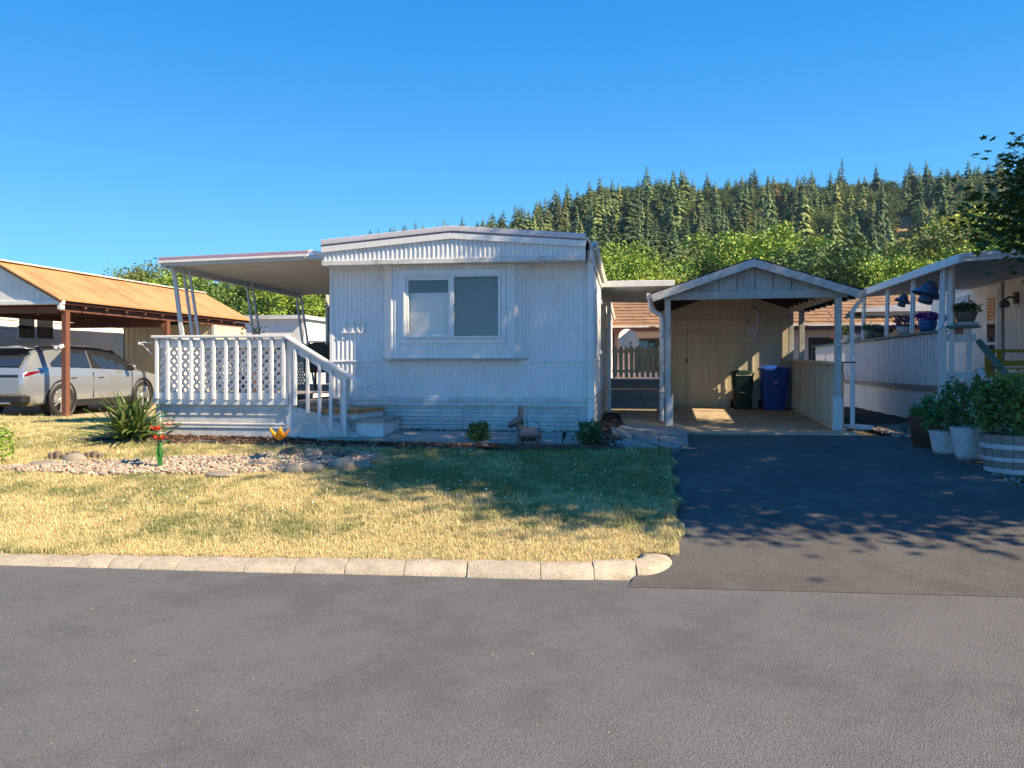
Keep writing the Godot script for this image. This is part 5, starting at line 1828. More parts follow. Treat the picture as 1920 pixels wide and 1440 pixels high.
# ---- silver car under the left carport
func build_car() -> void:
	var t := thing("silver_car", "silver compact SUV parked under the rust-roofed carport", "car", V(-9.8, 0.517, -17.0), 8.0)
	# stations: z, floor y, belt y, roof y, half width, half width at roof
	var S := [[2.27, 0.5, 0.767, 0.791, 0.74, 0.6], [2.24, 0.4, 0.86, 0.892, 0.8, 0.66], [2.16, 0.3, 0.916, 0.975, 0.84, 0.7], [2.02, 0.25, 0.944, 1.141, 0.872, 0.68], [1.8, 0.24, 0.963, 1.343, 0.89, 0.66], [1.5, 0.24, 0.963, 1.426, 0.898, 0.655], [1.0, 0.23, 0.944, 1.458, 0.9, 0.655], [0.4, 0.23, 0.926, 1.472, 0.9, 0.655], [-0.2, 0.23, 0.907, 1.444, 0.9, 0.65], [-0.6, 0.23, 0.902, 1.352, 0.898, 0.66], [-0.95, 0.23, 0.898, 1.168, 0.895, 0.7], [-1.25, 0.24, 0.893, 0.975, 0.89, 0.78], [-1.6, 0.25, 0.87, 0.92, 0.88, 0.76], [-1.95, 0.28, 0.813, 0.856, 0.85, 0.7], [-2.15, 0.32, 0.711, 0.754, 0.78, 0.6], [-2.26, 0.42, 0.58, 0.607, 0.66, 0.45]]
	var sect := func(s: Array) -> PackedVector3Array:
		var h := []
		var w: float = s[4]
		var span: float = s[2] - s[1]
		h.append(V(0, s[1], s[0])); h.append(V(w * 0.86, s[1], s[0])); h.append(V(w * 0.965, s[1] + span * 0.1, s[0])); h.append(V(w * 0.985, s[1] + span * 0.3, s[0]))
		h.append(V(w, s[1] + span * 0.55, s[0])); h.append(V(w * 0.995, s[1] + span * 0.8, s[0])); h.append(V(w * 0.965, s[2], s[0]))
		var r: float = s[3]
		h.append(V(lerpf(w * 0.955, s[5], 0.15), lerpf(s[2], r, 0.12), s[0])); h.append(V(lerpf(w * 0.955, s[5], 0.85), lerpf(s[2], r, 0.8), s[0])); h.append(V(s[5] * 0.94, lerpf(s[2], r, 0.95), s[0])); h.append(V(s[5] * 0.6, r, s[0])); h.append(V(0, r + 0.01, s[0]))
		var row := PackedVector3Array()
		for i in h.size():
			row.append(h[i])
		for i in range(h.size() - 2, 0, -1):
			row.append(V(-h[i].x, h[i].y, h[i].z))
		row.append(h[0])
		return row
	var rows := []
	for i in S.size() - 1:
		for k in 4:
			var f := k / 4.0
			var s := []
			for q in 6:
				var p0: float = S[maxi(i - 1, 0)][q]
				var p1: float = S[i][q]
				var p2: float = S[i + 1][q]
				var p3: float = S[mini(i + 2, S.size() - 1)][q]
				s.append(lerpf(p1, p2, f) if q == 0 else cubic_interpolate(p1, p2, p0, p3, f))
			rows.append(sect.call(s))
	rows.append(sect.call(S[-1]))
	var b := B.new()
	b.surf(rows, true, true)
	for e in [0, rows.size() - 1]:
		var r: PackedVector3Array = rows[e]
		var mid := V(0, (r[0].y + r[11].y) / 2.0, r[0].z)
		for i in r.size() - 1:
			b.tri_out(r[i], r[i + 1], mid, V(0, 0.8, 0))
	part(b, "body", M.car_paint, t)
	# point on the flank at z, fraction 0 (belt) .. 1 (roof)
	var flank := func(z: float, f: float, out: float, side: float) -> Vector3:
		var i := 0
		while i < S.size() - 2 and S[i + 1][0] > z:
			i += 1
		var k: float = (S[i][0] - z) / (S[i][0] - S[i + 1][0])
		var w := lerpf(S[i][4], S[i + 1][4], k) * 0.955
		var r := lerpf(S[i][5], S[i + 1][5], k)
		var y0 := lerpf(S[i][2], S[i + 1][2], k)
		var y1 := lerpf(S[i][3], S[i + 1][3], k)
		return V((lerpf(w, r, f) + out) * side, lerpf(y0, y1, f), z)
	for side in [1.0, -1.0]:
		# side windows with dark surround
		for wn in [["window", 0.42, 1.05, 0.16, 0.82], ["window", -0.98, 0.36, 0.16, 0.82], ["quarter_window", 1.1, 1.55, 0.2, 0.8]]:
			b = B.new()
			var n := 6
			for i in n:
				var z1: float = lerpf(wn[1], wn[2], i / float(n))
				var z2: float = lerpf(wn[1], wn[2], (i + 1) / float(n))
				var f1 := 0.12
				var t1: float = wn[4]
				var t2: float = wn[4]
				if wn[0] == "quarter_window":
					t1 = lerpf(0.8, 0.3, i / float(n)); t2 = lerpf(0.8, 0.3, (i + 1) / float(n))
				var a: Vector3 = flank.call(z1, f1, 0.012, side)
				var c: Vector3 = flank.call(z2, f1, 0.012, side)
				b.quad_out(a, c, flank.call(z2, t2, 0.016, side), flank.call(z1, t1, 0.016, side), V(0, 1.2, z1))
			part(b, wn[0], M.car_glass, t)
		# chrome-dark strip over the windows and black sill, arches
		b = B.new()
		var pts := []
		for i in 15:
			var z := lerpf(-1.05, 1.7, i / 14.0)
			pts.append(flank.call(z, 0.9, 0.012, side))
		b.tube(pts, 0.012, 5)
		part(b, "window_trim", M.car_black, t)
		part(cb(V(side * 0.84 - 0.05, 0.2, -0.95), V(side * 0.84 + 0.05, 0.34, 0.95), 0.02), "sill", M.car_black, t)
		for z in [1.33, -1.33]:
			b = B.new()
			b.xf = Transform3D(Basis(Vector3.BACK, -PI / 2 * side), V(side * 0.7, 0.345, z))
			b.lathe([Vector2(0.0, 0.0), Vector2(0.38, 0.0), Vector2(0.4, 0.19), Vector2(0.415, 0.206), Vector2(0.4, 0.212), Vector2(0.36, 0.19), Vector2(0.34, 0.06), Vector2(0.0, 0.06)], 28)
			part(b, "wheel_arch", M.car_black, t)
			var wh := thing_part("wheel", t)
			wh.transform = Transform3D(Basis(Vector3.BACK, -PI / 2 * side), V(side * 0.8, 0.345, z))
			b = B.new()
			b.lathe([Vector2(0.2, -0.08), Vector2(0.31, -0.09), Vector2(0.34, -0.05), Vector2(0.345, 0.06), Vector2(0.33, 0.105), Vector2(0.27, 0.115), Vector2(0.24, 0.1), Vector2(0.235, 0.05)], 32)
			part(b, "tyre", M.tyre, wh)
			b = B.new()
			b.lathe([Vector2(0.0, 0.02), Vector2(0.2, 0.01), Vector2(0.23, 0.03), Vector2(0.245, 0.095), Vector2(0.25, 0.098), Vector2(0.25, 0.09)], 28)
			part(b, "rim", M.car_black, wh)
			b = B.new()
			for k in 5:
				for o in [-0.16, 0.16]:
					var a0: float = TAU * k / 5.0 + o
					b.beam(V(cos(a0) * 0.05, 0.085, sin(a0) * 0.05), V(cos(a0) * 0.24, 0.09, sin(a0) * 0.24), 0.03, 0.025)
			b.lathe([Vector2(0.07, 0.06), Vector2(0.065, 0.1), Vector2(0.0, 0.105)], 14)
			b.lathe([Vector2(0.225, 0.075), Vector2(0.25, 0.105), Vector2(0.258, 0.1)], 28)
			part(b, "spokes", M.alloy, wh)
		for z in [0.16, 1.0]:
			b = B.new()
			b.tube([V(side * 0.9, 0.8, z - 0.09), V(side * 0.925, 0.805, z - 0.05), V(side * 0.925, 0.805, z + 0.05), V(side * 0.9, 0.8, z + 0.09)], 0.013, 6)
			part(b, "door_handle", M.car_paint, t)
		for z in [0.39, -0.93]:
			part(cb(V(side * 0.893 - 0.008, 0.36, z - 0.004), V(side * 0.893 + 0.008, 0.9, z + 0.004), 0.001), "door_gap", M.car_black, t)
		b = B.new()
		b.blob(V(side * 1.0, 0.99, -0.72), V(0.1, 0.075, 0.06), 0.0, 0.0, 12, 8)
		var mi := part(b, "mirror", M.car_black, t)
		b = B.new()
		b.blob(V(side * 1.005, 1.005, -0.745), V(0.102, 0.07, 0.055), 0.0, 0.0, 12, 8)
		part(b, "mirror_cap", M.car_paint, mi)
		# wrap-round tail lamp
		b = B.new()
		for i in 5:
			var z1 := 2.22 - i * 0.09
			var z2 := z1 - 0.09
			var k1: Vector3 = flank.call(z1, 0.0, 0.026, side)
			var k2: Vector3 = flank.call(z2, 0.0, 0.03, side)
			b.quad_out(k1 + V(0, -0.09 + i * 0.012, 0), k2 + V(0, -0.09 + (i + 1) * 0.012, 0), k2 + V(0, 0.0 - (i + 1) * 0.006, 0), k1 + V(0, 0.0 - i * 0.006, 0), V(0, 0.9, z1))
		part(b, "tail_light", M.tail_red, t)
	# rear glass, plate, bumper, spoiler, roof rails
	b = B.new()
	for i in 6:
		var f1 := i / 6.0
		var f2 := (i + 1) / 6.0
		var z1 := lerpf(1.86, 2.12, f1)
		var z2 := lerpf(1.86, 2.12, f2)
		var y1 := lerpf(1.325, 1.025, f1)
		var y2 := lerpf(1.325, 1.025, f2)
		b.quad(V(-0.6 - 0.05 * f1, y1, z1 + 0.03), V(-0.6 - 0.05 * f2, y2, z2 + 0.03), V(0.6 + 0.05 * f2, y2, z2 + 0.03), V(0.6 + 0.05 * f1, y1, z1 + 0.03))
	part(b, "rear_window", M.car_glass, t)
	part(cb(V(-0.64, 1.365, 1.72), V(0.64, 1.41, 2.02), 0.02), "spoiler", M.car_paint, t)
	part(cb(V(-0.84, 0.28, 2.06), V(0.84, 0.5, 2.275), 0.06), "bumper", M.car_black, t)
	part(cb(V(-0.55, 0.3, 2.2), V(0.55, 0.34, 2.3), 0.015), "bumper_trim", M.chrome, t)
	part(cb(V(-0.7, 0.8, 2.235), V(0.7, 0.86, 2.265), 0.01), "light_bar", M.car_black, t)
	part(cb(V(-0.17, 0.62, 2.262), V(0.17, 0.78, 2.28), 0.004), "number_plate", M.trim_white, t)
	b = B.new()
	b.quad(V(-0.6, 1.385, -0.62), V(0.6, 1.385, -0.62), V(0.68, 1.015, -1.2), V(-0.68, 1.015, -1.2))
	part(b, "windscreen", M.car_glass, t)

# ---- things on the lawn and in the bed
func lawn_pt(x: float, zz: float, lift := 0.0) -> Vector3:
	return V(x, yard(x, zz) + lift, -zz)
func in_rocks(x: float, zz: float) -> bool:
	# outline of the pebble bed on the lawn
	if x < -5.75 or x > -1.5:
		return false
	var c := B.along([Vector2(-5.75, 8.62), Vector2(-4.4, 8.62), Vector2(-3.0, 8.7), Vector2(-1.5, 8.95)], x)
	var h := B.along([Vector2(-5.75, 0.05), Vector2(-5.2, 0.22), Vector2(-4.0, 0.36), Vector2(-2.6, 0.42), Vector2(-1.7, 0.3), Vector2(-1.5, 0.05)], x)
	return absf(zz - c + 0.08 * patch.get_noise_2d(x * 2.0, 3.0)) < h
func build_yard_things() -> void:
	var b := B.new()
	# bed of pebbles
	b.tinted = true
	b.col = Color.WHITE
	b.blob(Vector3.ZERO, V(1.0, 0.6, 0.8), 0.06, 2.0, 7, 5)
	var stone := b.mesh()
	var pl := []
	var ti := []
	while pl.size() < 5200:
		var x := R(-5.75, -1.5)
		var zz := R(8.0, 9.4)
		if not in_rocks(x, zz):
			continue
		var s := R(0.012, 0.03)
		pl.append(Transform3D(Basis.from_euler(V(R(-0.4, 0.4), R(0, TAU), R(-0.4, 0.4))).scaled(V(s, s, s)), lawn_pt(x, zz, R(0.005, 0.035))))
		var k := R(0.55, 1.25)
		var pick := R(0, 1)
		ti.append(Color(0.5 * k, 0.41 * k, 0.31 * k) if pick < 0.5 else (Color(0.46 * k, 0.33 * k, 0.25 * k) if pick < 0.75 else Color(0.4 * k, 0.37 * k, 0.33 * k)))
	many("pebbles", "tan and pinkish pebbles filling the long bed in the lawn", "pebbles", stone, M.pebble, pl, ti)
	# pebbles and grit right of the driveway
	pl = []
	ti = []
	while pl.size() < 9000:
		var zz := 6.2 + 7.5 * pow(R(0, 1), 1.3)
		var edge := 1.33 + 0.18 * (zz - 6.0) + 3.5
		var x := edge + R(-0.1, 1.7) * (1.0 if R(0, 1) < 0.5 else 0.45)
		var s := R(0.008, 0.024)
		var y := drive(x, zz) + 0.05 * smoothstep(0.1, 1.0, x - edge) + 0.012
		pl.append(Transform3D(Basis.from_euler(V(R(-0.4, 0.4), R(0, TAU), 0)).scaled(V(s, s, s)), V(x, y, -zz)))
		var k := R(0.25, 1.3)
		ti.append(Color(0.3 * k, 0.27 * k, 0.24 * k) if R(0, 1) < 0.7 else Color(0.12 * k, 0.09 * k, 0.07 * k))
	many("gravel", "grey gravel and bark along the right side of the driveway", "gravel", stone, M.pebble, pl, ti)
	# round stones edging the pebble bed, each told apart by its place
	var stones := [[-2.62, 9.12, 0.17, 0.09, 1, "long brown river stone at the back of the pebble bed"], [-2.36, 9.12, 0.13, 0.08, 0, "grey river stone second from left at the pebble bed's back"], [-2.12, 9.05, 0.14, 0.09, 1, "dark river stone third along the pebble bed's back"], [-1.9, 8.98, 0.14, 0.08, 1, "dark flat stone at the right tip of the pebble bed"], [-2.36, 8.34, 0.14, 0.09, 0, "rounded tan stone at the left of the front group"], [-2.18, 8.38, 0.15, 0.1, 0, "grey speckled stone in the middle of the front group"], [-1.86, 8.45, 0.18, 0.11, 0, "large tan-brown stone in the front group"], [-1.66, 8.5, 0.13, 0.07, 0, "small flat grey stone at the right of the front group"], [-3.1, 8.22, 0.2, 0.05, 0, "flat buried tan stone before the middle of the pebbles"], [-5.05, 8.9, 0.17, 0.1, 0, "angular tan rock beside the log edging"], [-5.35, 8.8, 0.2, 0.05, 0, "flat tan rock under the log edging"]]
	for i in stones.size():
		var q: Array = stones[i]
		b = B.new()
		b.blob(Vector3.ZERO, V(q[2] * 0.85, q[3] * 0.8, q[2] * 0.6), 0.05, i * 1.3 + 0.5, 18, 12)
		single(b, "river_stone", q[5], "stone", M.dark_stone if q[4] else M.stone, lawn_pt(q[0], q[1], q[3] * 0.3), [8.0, -10.0, 20.0, 5.0][i % 4], "stones edging the pebble bed")
	var lg := thing("log_edging", "short row of upright half-log edging at the left", "edging", Vector3.ZERO)
	for i in 9:
		b = B.new()
		var x := -5.42 + i * 0.072
		var hh := 0.1 + 0.02 * sin(i * 2.1)
		b.xf = Transform3D(Basis(Vector3.BACK, R(-0.05, 0.05)), lawn_pt(x, 9.06, -0.02))
		b.lathe([Vector2(0.04, 0.0), Vector2(0.041, hh - 0.012), Vector2(0.033, hh), Vector2(0.0, hh + 0.003)], 10)
		part(b, "log_piece", M.log, lg)
	# yucca at the deck's left corner: one mesh per sword leaf
	var yc := thing("yucca", "spiky yucca clump at the left corner of the deck", "plant", lawn_pt(-4.95, 10.0, 0.0))
	var lm := []
	for k in 3:
		var lb := B.new()
		lb.tinted = true
		var c := [Color(0.1, 0.16, 0.035), Color(0.06, 0.11, 0.03), Color(0.16, 0.2, 0.07)]
		lb.col = c[k]
		var n := 5
		for i in n:
			var f1 := i / float(n)
			var f2 := (i + 1) / float(n)
			var w1 := 0.032 * (1.0 - f1 * f1) + 0.001
			var w2 := 0.032 * (1.0 - f2 * f2) + 0.001
			var p1 := V(0, f1 * 0.62, 0.1 * f1 * f1)
			var p2 := V(0, f2 * 0.62, 0.1 * f2 * f2)
			lb.quad(p1 + V(-w1, 0, 0.006), p1 - V(0, 0, 0.004), p2 - V(0, 0, 0.004), p2 + V(-w2, 0, 0.006))
			lb.quad(p1 - V(0, 0, 0.004), p1 + V(w1, 0, 0.006), p2 + V(w2, 0, 0.006), p2 - V(0, 0, 0.004))
		lm.append(lb.mesh())
	for i in 130:
		var az := R(0, TAU)
		var lean := R(0.1, 1.45)
		var o := V(R(-0.14, 0.14), R(0.02, 0.16), R(-0.12, 0.12))
		part_mesh(lm[i % 3], "leaf", M.leaf, yc, Transform3D((Basis(Vector3.UP, az) * Basis(Vector3.RIGHT, lean)).scaled(Vector3.ONE * R(0.65, 1.05)), o))
	# boxwoods
	for q in [[2.3, 0.9, 0.2, "small round green shrub in the bed before the window"], [3.68, 0.85, 0.22, "small round green shrub at the home's right front corner"]]:
		var p := home_pt(q[0], q[1])
		shrub("shrub", q[3], V(p.x, yard(p.x, -p.z) + 0.01, p.z), q[2] * 0.7, 1300, 0.016, Color(0.05, 0.12, 0.035), "shrubs in the bed")
	shrub("shrub", "bright yellow-green shrub cut by the photo's left edge", lawn_pt(-5.95, 8.75), 0.24, 900, 0.02, Color(0.16, 0.3, 0.02), "")
	# donkey planter of sheet metal
	var p := home_pt(2.93, 0.98)
	var dk := thing("donkey_planter", "weathered metal donkey-shaped planter standing in the bed", "planter", V(p.x, yard(p.x, -p.z) + 0.02, p.z), HOME_YAW)
	dk.scale = Vector3.ONE * 0.88
	b = B.new()
	var rows := []
	for s in [[-0.17, 0.0, 0.1], [-0.165, 0.075, 0.1], [-0.13, 0.088, 0.11], [0.0, 0.09, 0.115], [0.09, 0.088, 0.11], [0.14, 0.08, 0.105], [0.165, 0.05, 0.1], [0.17, 0.0, 0.1]]:
		var row := PackedVector3Array()
		for k in 17:
			var a := TAU * k / 16.0
			row.append(V(s[0] + 0.03, 0.15 + s[1] * 1.05 * sin(a) , s[1] * cos(a)))
		rows.append(row)
	b.surf(rows, true, true)
	part(b, "body", M.galvanised, dk)
	b = B.new()
	b.tube([V(-0.1, 0.18, 0), V(-0.11, 0.28, 0), V(-0.12, 0.34, 0)], 0.055, 10, 0.06)
	part(b, "neck", M.galvanised, dk)
	b = B.new()
	b.tube([V(-0.07, 0.36, 0), V(-0.12, 0.34, 0), V(-0.2, 0.3, 0), V(-0.235, 0.275, 0)], 0.075, 10, 0.045)
	b.blob(V(-0.235, 0.285, 0), V(0.045, 0.055, 0.05), 0.0, 0.0, 10, 8)
	var hd := part(b, "head", M.galvanised, dk)
	b = B.new()
	b.blob(V(-0.262, 0.27, 0.035), V(0.012, 0.012, 0.012), 0.0, 0.0, 8, 6)
	part(b, "nostril", M.black_iron, hd)
	for s in [-1, 1]:
		b = B.new()
		b.extrude(PackedVector2Array([Vector2(-0.022, 0.0), Vector2(0.022, 0.0), Vector2(0.026, 0.1), Vector2(0.012, 0.165), Vector2(-0.014, 0.13), Vector2(-0.024, 0.07)]), -0.004, 0.004)
		var er := part(b, "ear", M.galvanised, hd)
		er.transform = Transform3D(Basis(Vector3.UP, 0.3 * s), V(-0.1 + 0.02 * s, 0.4, 0.03 * s))
	for s in [[-0.11, 0.05], [-0.1, -0.05], [0.15, 0.05], [0.14, -0.05]]:
		b = B.new()
		b.tube([V(s[0], 0.1, s[1]), V(s[0], 0.0, s[1])], 0.03, 8, 0.024)
		part(b, "leg", M.galvanised, dk)
	for i in 8:
		b = B.new()
		b.beam(V(-0.035 + i * 0.003, 0.4 - i * 0.026, 0), V(0.0 + i * 0.002, 0.41 - i * 0.026, 0), 0.012, 0.01)
		part(b, "mane_tooth", M.black_iron, dk)
	b = B.new()
	b.tube([V(0.18, 0.22, 0), V(0.16, 0.28, 0), V(0.12, 0.32, 0), V(0.08, 0.325, 0)], 0.006, 5)
	part(b, "tail", M.black_iron, dk)
	# flower stakes
	var fs := thing("flower_stake", "red and pink metal flower stake in the pebble bed", "garden stake", lawn_pt(-3.92, 8.55))
	for q in [[-0.03, 0.0, 0.42, "red_petal", 0.085], [0.03, 0.05, 0.32, "red_petal", 0.085], [0.09, -0.03, 0.47, "pink_petal", 0.07], [0.0, -0.06, 0.56, "teal_petal", 0.04]]:
		flower(fs, V(q[0], q[2], q[1]), q[4], M[q[3]], 0.6)
	for i in 3:
		b = B.new()
		b.tube([V(0.02 * i, 0.0, 0), V(0.01 * i - 0.01, 0.25, 0), V([-0.03, 0.03, 0.09][i], 0.42 - 0.05 * i, [0.0, 0.05, -0.03][i])], 0.007, 6)
		part(b, "stem", M.stake_green, fs)
	for i in 6:
		b = B.new()
		b.extrude(PackedVector2Array([Vector2(0, 0), Vector2(0.022, 0.08), Vector2(0.012, 0.2), Vector2(0.0, 0.26), Vector2(-0.016, 0.12)]), -0.002, 0.002)
		part(b, "leaf", M.stake_green, fs).transform = Transform3D(Basis(Vector3.UP, i * 1.1) * Basis(Vector3.BACK, R(-0.35, 0.35)), V(0.01 * i - 0.02, 0.03 * i, 0.01))
	var ts := thing("tulip_ornament", "yellow-orange metal tulip ornament standing in the pebbles", "garden stake", lawn_pt(-2.6, 8.78))
	flower(ts, V(-0.05, 0.25, 0), 0.13, M.orange_petal, 1.1)
	b = B.new()
	b.tube([V(0.03, 0.0, 0), V(0.03, 0.2, 0), V(0.03, 0.3, 0)], 0.005, 6)
	part(b, "stem", M.black_iron, ts)
	b = B.new()
	b.tube([V(0.03, 0.0, 0), V(0.06, 0.06, 0.02), V(0.12, 0.17, 0.03)], 0.005, 6)
	part(b, "side_stem", M.stake_green, ts)
	b = B.new()
	b.tube([V(0.03, 0.01, 0), V(-0.04, 0.05, 0.02), V(-0.1, 0.09, 0.03)], 0.005, 6)
	part(b, "side_stem", M.stake_green, ts)

func flower(parent: Node3D, at: Vector3, r: float, m: Material, up: float) -> void:
	var f := thing_part("flower", parent)
	f.position = at
	for i in 6:
		var b := B.new()
		var rows := []
		for k in 5:
			var s := k / 4.0
			var w := r * 0.36 * sin(PI * (0.12 + 0.88 * s)) + 0.001
			var y := r * up * s * s + 0.01
			rows.append(PackedVector3Array([V(-w, y + w * 0.3, -r * s), V(0, y, -r * s), V(w, y + w * 0.3, -r * s)]))
		b.surf(rows)
		part(b, "petal", m, f).rotation.y = TAU * i / 6.0 + 0.2
func shrub(called: String, label: String, at: Vector3, r: float, n: int, leaf: float, c: Color, group: String) -> void:
	var t := thing(called, label, "shrub", at, 0.0, group)
	var b := B.new()
	for i in 7:
		var a := R(0, TAU)
		b.tube([V(0, 0, 0), V(cos(a) * r * 0.3, r * 0.7, sin(a) * r * 0.3), V(cos(a) * r * 0.7, r * 1.3, sin(a) * r * 0.7)], 0.006, 4, 0.002)
	part(b, "stems", M.bark, t)
	b = B.new()
	b.tinted = true
	for i in n:
		var d := V(R(-1, 1), R(-0.7, 1), R(-1, 1))
		if d.length() > 1.0:
			d = d.normalized()
		d *= pow(d.length(), -0.45) if d.length() > 0.05 else 1.0
		var k := R(0.6, 1.5)
		b.col = Color(c.r * k, c.g * k, c.b * k)
		leaf_quad(b, d * r * (0.92 + 0.16 * sin(d.x * 5.0 + d.y * 7.0)) + V(rng.randfn(0, 0.12) * r, r * (0.95 + rng.randfn(0, 0.1)), rng.randfn(0, 0.12) * r), leaf * R(0.7, 1.3))
	part(b, "leaves", M.leaf, t)

# ---- planters
func bush(parent: Node3D, at: Vector3, r: Vector3, n: int, leaf: float, c: Color, called := "foliage") -> void:
	var b := B.new()
	b.tinted = true
	for i in n:
		var d := V(R(-1, 1), R(-0.6, 1), R(-1, 1))
		if d.length() > 1.0:
			d = d.normalized()
		d *= pow(maxf(d.length(), 0.05), -0.4)
		var k := R(0.5, 1.5)
		b.col = Color(c.r * k, c.g * k * R(0.9, 1.1), c.b * k)
		leaf_quad(b, at + d * r * (0.85 + 0.2 * sin(d.x * 6.0 + d.z * 5.0 + at.x * 9.0)) + V(rng.randfn(0, 0.1) * r.x, rng.randfn(0, 0.13) * r.y, rng.randfn(0, 0.1) * r.z), leaf * R(0.7, 1.4))
	part(b, called, M.leaf, parent)
func pot(parent: Node3D, prof: Array, m: Material, flutes := 0.0, sides := 24) -> void:
	var b := B.new()
	b.lathe(prof, sides, flutes)
	part(b, "pot", m, parent)
func build_pots() -> void:
	var gy := func(x: float, zz: float) -> Vector3:
		var edge := 1.33 + 0.18 * (zz - 6.0) + 3.5
		return V(x, drive(x, zz) + 0.05 * smoothstep(0.1, 1.0, x - edge) - 0.005, -zz)
	var t := thing("grass_planter", "rusty brown round pot of spiky green grass by the porch", "planter", gy.call(5.57, 10.35))
	pot(t, [Vector2(0.0, 0.0), Vector2(0.16, 0.0), Vector2(0.205, 0.36), Vector2(0.225, 0.37), Vector2(0.225, 0.42), Vector2(0.2, 0.42), Vector2(0.19, 0.36), Vector2(0.0, 0.36)], M.terracotta)
	var b := B.new()
	b.tinted = true
	for i in 420:
		var a := R(0, TAU)
		var rr := R(0, 0.17)
		var l := R(0.14, 0.26)
		var e := V(cos(a) * (rr + R(0.0, 0.12)), 0.37 + l, sin(a) * (rr + R(0.0, 0.12)))
		var p := V(cos(a) * rr, 0.36, sin(a) * rr)
		var k := R(0.6, 1.4)
		b.col = Color(0.06 * k, 0.16 * k, 0.035 * k)
		b.tri(p - V(0.005, 0, 0.003), p + V(0.005, 0, 0.003), e)
	part(b, "grass_blades", M.leaf, t)
	t = thing("white_planter", "white fluted pot with leafy green plant next to rusty pot", "planter", gy.call(5.4, 9.62), 0.0, "white fluted pots")
	pot(t, [Vector2(0.0, 0.0), Vector2(0.115, 0.0), Vector2(0.13, 0.06), Vector2(0.165, 0.26), Vector2(0.18, 0.3), Vector2(0.165, 0.3), Vector2(0.15, 0.26), Vector2(0.0, 0.26)], M.white_pot, 0.03, 40)
	bush(t, V(-0.02, 0.48, 0), V(0.28, 0.26, 0.24), 900, 0.03, Color(0.075, 0.19, 0.065))
	t = thing("white_planter", "white fluted pot with bushy plant beside the half barrel", "planter", gy.call(5.4, 9.1), 0.0, "white fluted pots")
	pot(t, [Vector2(0.0, 0.0), Vector2(0.12, 0.0), Vector2(0.14, 0.07), Vector2(0.185, 0.34), Vector2(0.205, 0.39), Vector2(0.19, 0.39), Vector2(0.17, 0.34), Vector2(0.0, 0.34)], M.white_pot, 0.03, 40)
	bush(t, V(0.02, 0.62, 0), V(0.34, 0.33, 0.3), 1500, 0.024, Color(0.085, 0.165, 0.05))
	t = thing("half_barrel", "half wine barrel planter with metal hoops and a large bush", "planter", gy.call(5.5, 8.4))
	var st := thing_part("tub", t)
	for i in 20:
		b = B.new()
		var a0 := TAU * i / 20.0 + 0.008
		var a1 := TAU * (i + 1) / 20.0 - 0.008
		var q := []
		for rr in [[0.29, 0.0], [0.325, 0.16], [0.345, 0.42]]:
			q.append([V(cos(a0) * rr[0], rr[1], sin(a0) * rr[0]), V(cos(a1) * rr[0], rr[1], sin(a1) * rr[0]), V(cos(a1) * (rr[0] - 0.03), rr[1], sin(a1) * (rr[0] - 0.03)), V(cos(a0) * (rr[0] - 0.03), rr[1], sin(a0) * (rr[0] - 0.03))])
		b.hexa(q[0], q[1])
		b.hexa(q[1], q[2])
		part(b, "stave", M.barrel_wood, st)
	for y in [[0.01, 0.292, 0.05], [0.14, 0.322, 0.04], [0.27, 0.334, 0.05]]:
		b = B.new()
		b.lathe([Vector2(y[1], y[0]), Vector2(y[1] + 0.006, y[0]), Vector2(y[1] + 0.006 + y[2] * 0.1, y[0] + y[2]), Vector2(y[1] + y[2] * 0.1, y[0] + y[2])], 30)
		part(b, "hoop", M.barrel_band, st)
	b = B.new()
	b.lathe([Vector2(0.32, 0.36), Vector2(0.0, 0.38)], 20)
	part(b, "soil", M.mulch, t)
	bush(t, V(0.05, 0.68, 0), V(0.48, 0.36, 0.4), 4200, 0.026, Color(0.09, 0.17, 0.045))
	bush(t, V(-0.1, 0.95, 0.1), V(0.22, 0.16, 0.2), 320, 0.026, Color(0.14, 0.2, 0.04))
	flower_ball(t, V(0.13, 0.68, 0.42), 0.045, Color(0.75, 0.14, 0.42))
	# pots along the porch rail, each with its own plant
	var rail := func(s: float, x := 0.0) -> Vector3:
		return RH_AT + V(x, 2.06, -s).rotated(Vector3.UP, -deg_to_rad(RH_YAW)) * 1.2
	var P := [[0.62, "blue_glaze", 0.125, 0.2, Color(0.2, 0.05, 0.25), "glossy blue pot of purple flowers on the porch rail", 0.07], [1.75, "white_pot", 0.11, 0.14, Color(0.05, 0.035, 0.12), "white box of dark violet flowers on the porch rail", 0.13], [3.0, "dark_stone", 0.11, 0.1, Color(0.06, 0.08, 0.05), "low grey dish with trailing plant on the porch rail", 0.07], [3.75, "green_paint", 0.12, 0.17, Color(0.09, 0.13, 0.05), "green plastic pot of green foliage on the porch rail", 0.09], [4.6, "white_pot", 0.14, 0.14, Color(0.09, 0.08, 0.1), "white trough of brownish-mauve foliage on the porch rail", 0.12], [5.5, "white_pot", 0.1, 0.14, Color(0.1, 0.15, 0.03), "white rounded pot of yellow-green plant behind the carport post", 0.16]]
	for q in P:
		t = thing("rail_planter", q[5], "planter", rail.call(q[0], 0.02), RH_YAW, "pots on the porch rail")
		pot(t, [Vector2(0.0, 0.0), Vector2(q[2] * 0.75, 0.0), Vector2(q[2] * 1.05, q[3] * 0.6), Vector2(q[2], q[3]), Vector2(q[2] * 0.9, q[3]), Vector2(q[2] * 0.85, q[3] * 0.9), Vector2(0.0, q[3] * 0.9)], M[q[1]])
		bush(t, V(0, q[3] + q[6] * 0.4, 0), V(q[2] * 1.5, q[6], q[2] * 1.5), 420, 0.02, q[4])
		if q[1] == "blue_glaze":
			bush(t, V(-0.02, q[3] + 0.02, 0.16), V(0.11, 0.08, 0.1), 160, 0.02, Color(0.28, 0.07, 0.26), "flowers")
